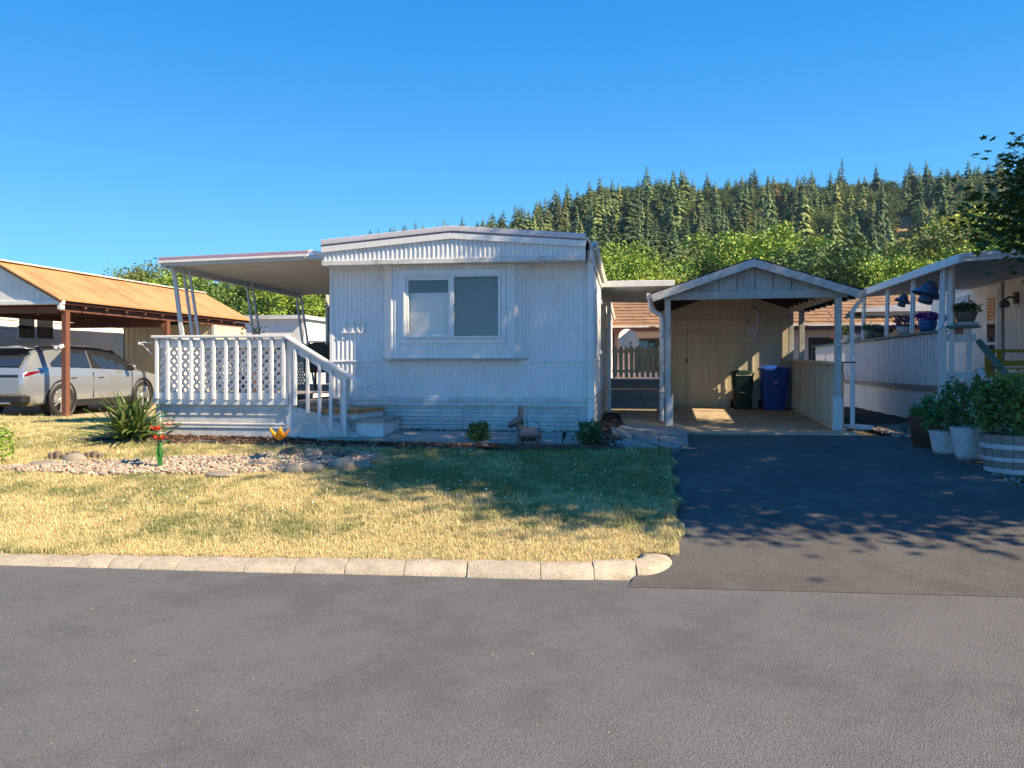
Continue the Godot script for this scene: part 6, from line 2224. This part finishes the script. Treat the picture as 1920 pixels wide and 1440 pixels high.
	t = thing("basket_planter", "woven bowl of dense green plant on the porch gatepost", "planter", RH_AT + V(0.32, 2.17, 0.01).rotated(Vector3.UP, -deg_to_rad(RH_YAW)) * 1.2, RH_YAW)
	pot(t, [Vector2(0.0, 0.0), Vector2(0.1, 0.0), Vector2(0.15, 0.13), Vector2(0.14, 0.14), Vector2(0.0, 0.12)], M.log)
	bush(t, V(0, 0.19, 0), V(0.19, 0.1, 0.17), 900, 0.016, Color(0.04, 0.085, 0.025))
func flower_ball(parent: Node3D, at: Vector3, r: float, c: Color) -> void:
	var b := B.new()
	b.tinted = true
	for i in 40:
		var k := R(0.7, 1.3)
		b.col = Color(c.r * k, c.g * k, c.b * k)
		leaf_quad(b, at + V(R(-1, 1), R(-1, 1), R(-1, 1)).normalized() * r * R(0.5, 1.0), r * 0.5)
	part(b, "blossom", M.leaf, parent)

# ---- the large maple beside the camera whose shade falls over driveway and home
func build_near_tree() -> void:
	var t := thing("maple_tree", "broad dark-leaved maple overhanging from the right edge", "tree", Vector3.ZERO)
	var b := B.new()
	var foot := V(9.2, 0.3, -5.6)
	b.tube([foot, foot + V(-0.05, 1.2, 0.05), foot + V(0.02, 2.4, 0.0), foot + V(-0.15, 3.6, 0.0), foot + V(-0.2, 6.5, 0.1)], 0.24, 12, 0.09)
	part(b, "trunk", M.bark, t)
	# lobes of the crown: centre, radii
	var L := [[V(9.2, 7.5, -6.2), V(3.2, 3.2, 3.2), 16000], [V(8.6, 5.8, -4.9), V(2.1, 1.6, 1.2), 3200], [V(7.9, 3.6, -9.3), V(2.0, 0.75, 1.2), 8000], [V(8.8, 9.0, -5.2), V(2.2, 1.7, 2.0), 3000], [V(10.5, 7.2, -10.0), V(2.0, 1.7, 1.9), 4400]]
	var lb := B.new()
	lb.tinted = true
	var limbs := B.new()
	for q in L:
		var cen: Vector3 = q[0]
		limbs.tube([foot + V(-0.1, 3.0, 0), (foot + V(-0.15, 4.2, 0)).lerp(cen, 0.5) + V(0, 0.3, 0), cen], 0.1, 7, 0.03)
		var nc: int = q[2] / 46
		for k in nc:
			var d := V(R(-1, 1), R(-1, 1), R(-1, 1))
			while d.length() > 1.0 or d.length() < 0.25:
				d = V(R(-1, 1), R(-1, 1), R(-1, 1))
			d *= pow(d.length(), -0.35)
			var cc: Vector3 = cen + d * q[1]
			if k % 4 == 0:
				limbs.tube([cen.lerp(cc, 0.2), cen.lerp(cc, 0.65) + V(0, 0.1, 0), cc], 0.03, 5, 0.008)
			for i in 84:
				var p := cc + V(rng.randfn(0, 0.3), rng.randfn(0, 0.17), rng.randfn(0, 0.3))
				var s := R(0.65, 1.35)
				lb.col = Color(0.06 * s, 0.12 * s, 0.035 * s)
				maple_leaf(lb, p, R(0.045, 0.08))
	part(limbs, "limbs", M.bark, t)
	part(lb, "crown", M.leaf_maple, t)
func maple_leaf(b: B, at: Vector3, r: float) -> void:
	var up := V(R(-0.7, 0.7), 1.0, R(-0.7, 0.7)).normalized()
	var u := up.cross(V(R(-1, 1), R(-0.2, 0.2), R(-1, 1))).normalized()
	var w := up.cross(u)
	var tips := [Vector2(0, 1.15), Vector2(0.28, 0.45), Vector2(1.0, 0.55), Vector2(0.5, -0.05), Vector2(0.6, -0.6), Vector2(0, -0.4), Vector2(-0.6, -0.6), Vector2(-0.5, -0.05), Vector2(-1.0, 0.55), Vector2(-0.28, 0.45)]
	var m := at - up * r * 0.12
	for i in 5:
		var p: Vector2 = tips[(i * 2 + 9) % 10]
		var q: Vector2 = tips[i * 2]
		var s: Vector2 = tips[i * 2 + 1]
		b.tri(m, at + (u * s.x + w * s.y) * r, at + (u * q.x + w * q.y) * r)
		b.tri(m, at + (u * q.x + w * q.y) * r, at + (u * p.x + w * p.y) * r)

# ---- woods on the hill
func conifer(seed_: int, levels: int, thin: float, droop: float) -> Array:
	# unit height; returns [trunk mesh, crown mesh]
	rng.seed = seed_
	var tk := B.new()
	tk.tube([V(0, -0.05, 0), V(0.002, 0.5, 0), V(0, 0.98, 0)], 0.013, 6, 0.002)
	var b := B.new()
	b.tinted = true
	for i in levels:
		var f := i / float(levels)
		var y0 := lerpf(0.1, 0.985, f)
		var y := y0
		var r := thin * pow(1.0 - f, 0.8) * R(0.7, 1.15) + 0.003
		var n := 5 + int(8.0 * (1.0 - f))
		var a0 := R(0, TAU)
		for k in n:
			var a := a0 + TAU * k / n + R(-0.25, 0.25)
			var l := r * R(0.5, 1.25)
			y = y0 + R(-0.6, 0.6) * 0.88 / levels
			var o := V(cos(a), 0, sin(a))
			var sd := V(-sin(a), 0, cos(a))
			var base := V(0, y, 0)
			var mid := o * l * 0.55 + V(0, y + 0.01 - droop * l * 0.35, 0)
			var tip := o * l + V(0, y - droop * l, 0)
			var w := l * R(0.2, 0.34)
			var c := R(0.55, 1.5)
			b.col = Color(c, c * R(0.92, 1.08), c * R(0.85, 1.1))
			b.tri(base, mid + sd * w - V(0, w * 0.4, 0), mid)
			b.tri(base, mid, mid - sd * w - V(0, w * 0.4, 0))
			b.tri(mid, mid + sd * w - V(0, w * 0.4, 0), tip)
			b.tri(mid, tip, mid - sd * w - V(0, w * 0.4, 0))
			# hanging sprays
			b.tri(mid + sd * w * 0.5, mid - sd * w * 0.5, mid.lerp(tip, 0.5) - V(0, l * 0.3, 0))
			b.tri(base.lerp(mid, 0.5) + sd * w * 0.4, base.lerp(mid, 0.5) - sd * w * 0.4, base.lerp(mid, 0.8) - V(0, l * 0.28, 0))
	return [tk.mesh(), b.mesh()]
func broadleaf(seed_: int, clumps: int, per: int, leaf: float) -> Array:
	rng.seed = seed_
	var tk := B.new()
	tk.tube([V(0, -0.1, 0), V(0.01, 0.25, 0), V(0.0, 0.6, 0)], 0.028, 8, 0.01)
	for i in 7:
		var a := R(0, TAU)
		tk.tube([V(0, 0.28 + i * 0.03, 0), V(cos(a) * 0.14, 0.45 + i * 0.03, sin(a) * 0.14), V(cos(a) * 0.27, 0.6 + i * 0.03, sin(a) * 0.27)], 0.012, 5, 0.003)
	var b := B.new()
	b.tinted = true
	for k in clumps:
		var d := V(R(-1, 1), R(-1, 1), R(-1, 1))
		while d.length() > 1.0:
			d = V(R(-1, 1), R(-1, 1), R(-1, 1))
		d *= pow(maxf(d.length(), 0.1), -0.55)
		var cc := V(0, 0.58, 0) + d * V(0.36, 0.36, 0.36) * R(0.8, 1.12)
		var tone := R(0.75, 1.25)
		for i in per:
			var p := cc + V(rng.randfn(0, 0.042), rng.randfn(0, 0.03), rng.randfn(0, 0.042))
			var c := tone * R(0.7, 1.35)
			b.col = Color(c * R(0.9, 1.15), c, c * R(0.8, 1.1))
			leaf_quad(b, p, leaf * R(0.7, 1.3))
	return [tk.mesh(), b.mesh()]
func tinted_leaf(called: String, c: Color) -> StandardMaterial3D:
	var m: StandardMaterial3D = M.leaf_far.duplicate()
	m.resource_name = called
	m.albedo_color = c.linear_to_srgb()
	M[called] = m
	return m
func tree_at(called: String, label: String, kind: Array, at: Vector3, h: float, wide: float, m: Material, group: String) -> void:
	var t := thing(called, label, "tree", at, R(0, 360), group)
	part_mesh(kind[0], "trunk", M.bark, t, Transform3D(Basis().scaled(V(h * wide, h, h * wide))))
	part_mesh(kind[1], "crown", m, t, Transform3D(Basis().scaled(V(h * wide, h, h * wide))))
func build_forest() -> void:
	var C := [conifer(21, 44, 0.2, 0.55), conifer(22, 48, 0.17, 0.8), conifer(23, 40, 0.23, 0.45), conifer(24, 22, 0.15, 0.2)]
	var D := [broadleaf(31, 90, 190, 0.0115), broadleaf(32, 110, 160, 0.0105), broadleaf(33, 80, 210, 0.012)]
	rng.seed = 99
	var fir := [tinted_leaf("fir_dark", Color(0.07, 0.115, 0.055)), tinted_leaf("fir_mid", Color(0.1, 0.15, 0.055)), tinted_leaf("fir_olive", Color(0.14, 0.17, 0.055))]
	var lit := [tinted_leaf("leaf_bright", Color(0.25, 0.37, 0.045)), tinted_leaf("leaf_green", Color(0.14, 0.23, 0.045)), tinted_leaf("leaf_deep", Color(0.09, 0.155, 0.045)), tinted_leaf("leaf_yellow", Color(0.36, 0.4, 0.04)), tinted_leaf("leaf_olive", Color(0.15, 0.19, 0.05))]
	# mid-distance broad-leaved trees told apart by what they stand behind: x, crown top, distance, tone, width
	var mids := [[8.8, 11.2, 62.0, 0, 1.0, "bright green leafy tree rising right behind the home's corner"], [12.7, 10.6, 70.0, 1, 1.1, "rounded green tree just above the side awning"], [9.5, 7.1, 48.0, 3, 0.9, "low yellow-green tree between side awning and carport roof"], [21.8, 14.7, 90.0, 4, 1.1, "olive green tree left of the carport gable"], [24.5, 16.1, 85.0, 0, 1.2, "bright green tree above the left slope of the carport"], [30.6, 17.9, 92.0, 0, 1.15, "tall bright tree directly above the carport peak"], [24.9, 11.7, 62.0, 2, 1.25, "dense dark green tree above the carport's right slope"], [31.3, 12.5, 70.0, 1, 1.1, "mid green tree over the carport's right eave"], [28.2, 9.8, 58.0, 0, 1.1, "bright green tree between carport and right-hand awning"], [35.0, 10.7, 66.0, 3, 1.1, "yellow-green tree above the right-hand awning's slope"], [53.4, 18.7, 95.0, 4, 1.2, "olive tree on the slope above the right-hand awning"], [61.0, 21.4, 100.0, 3, 1.3, "large yellow-green tree near the photo's right edge"], [52.1, 16.3, 80.0, 0, 1.2, "bright green tree behind the maple branches"],
		[-48.9, 13.9, 100.0, 1, 1.2, "green tree above the left end of the rust roof"], [-38.9, 12.5, 85.0, 4, 1.3, "olive tree left of the awning's corner column"], [-33.0, 11.4, 80.0, 0, 1.25, "bright tree between the first and second awning columns"], [-26.7, 10.1, 72.0, 1, 1.2, "green tree left of the second awning column"], [-24.8, 10.2, 76.0, 2, 1.25, "dark green tree right of the second awning column"], [-20.4, 9.1, 70.0, 0, 1.2, "bright tree left of the third awning column"], [-18.7, 9.3, 74.0, 4, 1.2, "olive tree right of the third awning column"]]
	for q in mids:
		var zz: float = q[2]
		var x: float = q[0]
		var top: float = q[1]
		var base := maxf(hill_y(x, zz), 0.3) - 0.3
		tree_at("leafy_tree", q[5], D[rng.randi() % 3], V(x, base, -zz), (top - base) / 0.95, q[4], lit[q[3]], "leafy trees behind the homes")
	# conifers standing out along the skyline
	var sky := [[-61.8, 61.5], [-56.8, 60.1], [-38.9, 63.3], [-32.0, 62.9], [-21.1, 65.2], [-12.6, 64.3], [-5.7, 64.7], [1.1, 67.0], [6.9, 67.5], [11.4, 68.8], [17.2, 71.1], [23.3, 72.0], [28.6, 73.4], [34.8, 75.7], [40.5, 79.4], [46.9, 78.0], [52.6, 77.1], [57.7, 78.0], [64.8, 78.9], [70.5, 76.6], [77.8, 74.8], [83.5, 78.4], [89.7, 75.7], [95.7, 78.0], [101.8, 77.1], [108.0, 81.2], [114.4, 78.4], [120.8, 78.9], [126.3, 78.0], [131.6, 76.2], [143.7, 85.8], [155.6, 79.6], [158.4, 78.4], [167.1, 80.3], [178.5, 79.4], [181.9, 82.6], [186.5, 82.1], [191.1, 82.8], [195.0, 81.2], [200.2, 79.6], [207.1, 80.3], [214.0, 80.7]]
	for i in sky.size():
		var zz := R(324.0, 338.0)
		var x: float = sky[i][0]
		var top: float = sky[i][1]
		var base := hill_y(x, zz) - 0.5
		var h := maxf(top - base, 7.0)
		if i == 30:
			h += 7.0
		var tall: bool = i == 30
		tree_at("lone_fir" if tall else "skyline_fir", "tall ragged fir standing above all others on the skyline" if tall else "dark conifer standing in the row along the hilltop skyline", C[3] if tall else C[i % 3], V(x, base, -zz), h, 1.4 if tall else R(1.2, 1.9), fir[0 if tall else i % 2], "" if tall else "conifers on the skyline")
	# bare snag
	var sn := thing("bare_snag", "thin bare dead trunk poking above the skyline", "tree", V(168.0, hill_y(168.0, 320.0), -320.0))
	var b := B.new()
	b.tube([V(0, 0, 0), V(0.1, 9, 0), V(0, 19, 0)], 0.25, 6, 0.06)
	part(b, "trunk", M.bark, sn)
	# the mass of the wood
	var groups := [[], [], []]
	var tints := [[], [], []]
	for i in 4200:
		var zz := lerpf(125.0, 348.0, pow(R(0, 1), 0.8))
		var way := R(-0.2497, 0.7559)
		if zz > 200.0 and R(0, 1) < 0.06:
			way = R(-0.4577, -0.1803)
		var x := way * zz
		if way > 0.483 and way < 0.526 and zz > 160 and zz < 275:
			continue
		if way > 0.3 and R(0, 1) < 0.3 * smoothstep(0.3, 0.42, way):
			continue
		# broken stand: thin patches where leafy trees take over
		var gap := patch.get_noise_2d(x * 0.045, zz * 0.045)
		if gap > 0.12 and R(0, 1) < 0.75:
			continue
		var h := R(8.0, 20.0) * R(0.8, 1.2) * (1.0 - 0.5 * smoothstep(270.0, 320.0, zz)) * (0.6 if way < -0.2219 else 1.0)
		var w := R(0.95, 1.6)
		groups[i % 3].append(Transform3D(Basis(Vector3.UP, R(0, TAU)).scaled(V(h * w, h, h * w)) * Basis(Vector3.RIGHT, R(-0.05, 0.05)), V(x, hill_y(x, zz) - 0.5, -zz)))
		var k := R(0.55, 1.5)
		var o := R(0, 1)
		var c := Color(0.1 * k, 0.17 * k, 0.065 * k).lerp(Color(0.24 * k, 0.26 * k, 0.07 * k), o * o * 0.9)
		if R(0, 1) < 0.012:
			c = Color(0.26 * k, 0.18 * k, 0.09 * k)
		tints[i % 3].append(c)
	for k in 3:
		many("conifer_wood", ["dark conifer wood covering the hill behind the homes", "denser green conifers mixed through the hillside wood", "broad conifers scattered through the hillside wood"][k], "wood", C[k][1], M.leaf_far, groups[k], tints[k])
	groups = [[], []]
	tints = [[], []]
	for i in 1500:
		var zz := R(85.0, 340.0)
		var way := R(-0.1803, 0.7559)
		if i % 6 == 0:
			way = R(-0.5409, -0.1664)
			zz = R(90.0, 170.0)
		var x := way * zz
		var gap := patch.get_noise_2d(x * 0.045, zz * 0.045)
		if zz > 170.0 and gap < -0.06 and way < 0.4161:
			continue
		if way > 0.482 and way < 0.534 and zz > 165 and zz < 285:
			continue
		var h := R(5.0, 11.0) * (1.4 if zz > 200.0 else 1.0)
		groups[i % 2].append(Transform3D(Basis(Vector3.UP, R(0, TAU)).scaled(V(h * R(1.0, 1.4), h, h * 1.2)), V(x, hill_y(x, zz) - 0.6, -zz)))
		var k := R(0.55, 1.3)
		tints[i % 2].append(Color(0.09 * k, 0.15 * k, 0.04 * k).lerp(Color(0.27 * k, 0.3 * k, 0.045 * k), R(0, 1) * (0.35 if zz > 200.0 else 1.0)))
	for k in 2:
		many("leafy_wood", ["light green leafy undergrowth on the lower hillside", "yellow-green leafy thicket on the lower hillside"][k], "wood", D[k][1], M.leaf_far, groups[k], tints[k])

# ---- grass
func build_grass() -> void:
	rng.seed = 5
	var tufts := []
	for k in 3:
		var b := B.new()
		b.tinted = true
		for i in 14:
			var a := R(0, TAU)
			var p := V(R(-0.035, 0.035), -0.004, R(-0.035, 0.035))
			var l := R(0.014, 0.038)
			var o := V(cos(a), 0, sin(a)) * l * R(0.3, 1.1)
			var sd := V(-sin(a), 0, cos(a)) * R(0.0011, 0.0022)
			var c := R(0.75, 1.25)
			b.col = Color(c, c, c)
			var m := p + o * 0.4 + V(0, l * 0.75, 0)
			b.quad(p - sd, p + sd, m + sd * 0.7, m - sd * 0.7)
			b.tri(m - sd * 0.7, m + sd * 0.7, p + o + V(0, l, 0))
		tufts.append(b.mesh())
	var pl := [[], [], []]
	var ti := [[], [], []]
	var flowers := []
	var n := 0
	while n < 190000:
		var d := 0.24 + 8.0 * pow(R(0, 1), 1.5)
		var x := R(-11.5, 2.3)
		var zz := d + 5.6 - 0.091 * x
		if absf(x) > zz * 1.0 or drive_u(x, zz) > 0.06 * sin(zz * 9.0) - 0.03:
			continue
		n += 1
		# skip what other things cover
		var lx := V(x + 2.56, 0, -zz + 10.86).rotated(Vector3.UP, deg_to_rad(HOME_YAW))
		var ez := B.along([Vector2(-2.9, 1.32), Vector2(-0.3, 1.26), Vector2(2.7, 1.3), Vector2(4.65, 0.9)], lx.x)
		if lx.x > -2.75 and lx.z < ez + 0.02 + 0.05 * patch.get_noise_1d(x * 9.0):
			continue
		if in_rocks(x, zz) and R(0, 1) < 0.97:
			continue
		if zz > 14.5 - 0.12 * (x + 8.0):
			continue
		if patch.get_noise_2d(x * 5.0 + 40.0, zz * 5.0) > 0.33 and R(0, 1) < 0.6:
			continue
		if dist(x, zz) < 0.21 + 0.3 * smoothstep(0.5, 1.05, x) + 0.03 * sin(x * 13.0):
			continue
		var g := patch.get_noise_2d(x * 1.1, zz * 1.6) * 0.7 + 0.6 * patch.get_noise_2d(x * 4.0, zz * 4.0) + 0.5 * patch.get_noise_2d(x * 11.0 + 7.0, zz * 11.0)
		# the lawn stays greener towards the bed at the right
		g += 0.5 * smoothstep(-2.6, -0.5, x) * smoothstep(7.0, 7.8, zz) + 0.35 * smoothstep(8.8, 9.6, zz) * smoothstep(-3.0, -1.0, x)
		g -= 0.35 * smoothstep(1.0, 0.2, d)
		var f := clampf(0.32 + g, 0.0, 1.0)
		var k := R(0.75, 1.25)
		var dry := Color(0.66, 0.54, 0.25).lerp(Color(0.78, 0.66, 0.4), R(0, 1))
		var c := dry.lerp(Color(0.23, 0.265, 0.1), clampf(f + R(-0.4, 0.4), 0.0, 1.0))
		var s := R(0.75, 1.25) * (0.85 + 0.3 * f)
		var j := rng.randi() % 3
		var tall := R(0.7, 1.3) * (1.9 if R(0, 1) < 0.04 else 1.0)
		pl[j].append(Transform3D(Basis(Vector3.UP, R(0, TAU)).scaled(V(s, s * tall, s)), lawn_pt(x, zz)))
		ti[j].append(Color(c.r * k, c.g * k, c.b * k))
		if f > 0.45 and R(0, 1) < 0.005 and zz > 6.8:
			flowers.append(Transform3D(Basis().scaled(Vector3.ONE * R(0.006, 0.011)), lawn_pt(x, zz, R(0.03, 0.05))))
	for j in 3:
		many("grass", ["dry straw-coloured lawn grass with green patches", "short yellowed lawn grass blades before the home", "sun-bleached mixed lawn grass around the pebble bed"][j], "grass", tufts[j], M.blade, pl[j], ti[j])
	var fb := B.new()
	fb.blob(Vector3.ZERO, V(1, 0.7, 1), 0.1, 1.0, 6, 4)
	# pale grit scattered over the street
	var grit := []
	for i in 260:
		var zz := R(2.0, 5.3)
		var x := R(-0.75, 0.75) * zz
		var s := R(0.0015, 0.004) if i % 9 else R(0.004, 0.006)
		grit.append(Transform3D(Basis.from_euler(V(0, R(0, TAU), 0)).scaled(V(s * 1.4, s, s)), V(x, s * 0.4, -zz)))
	many("street_grit", "tiny pale stones scattered over the street", "grit", fb.mesh(), M.stone, grit, [])
	many("clover_flowers", "tiny white clover heads dotted through the green grass", "flowers", fb.mesh(), M.number_white, flowers, [])
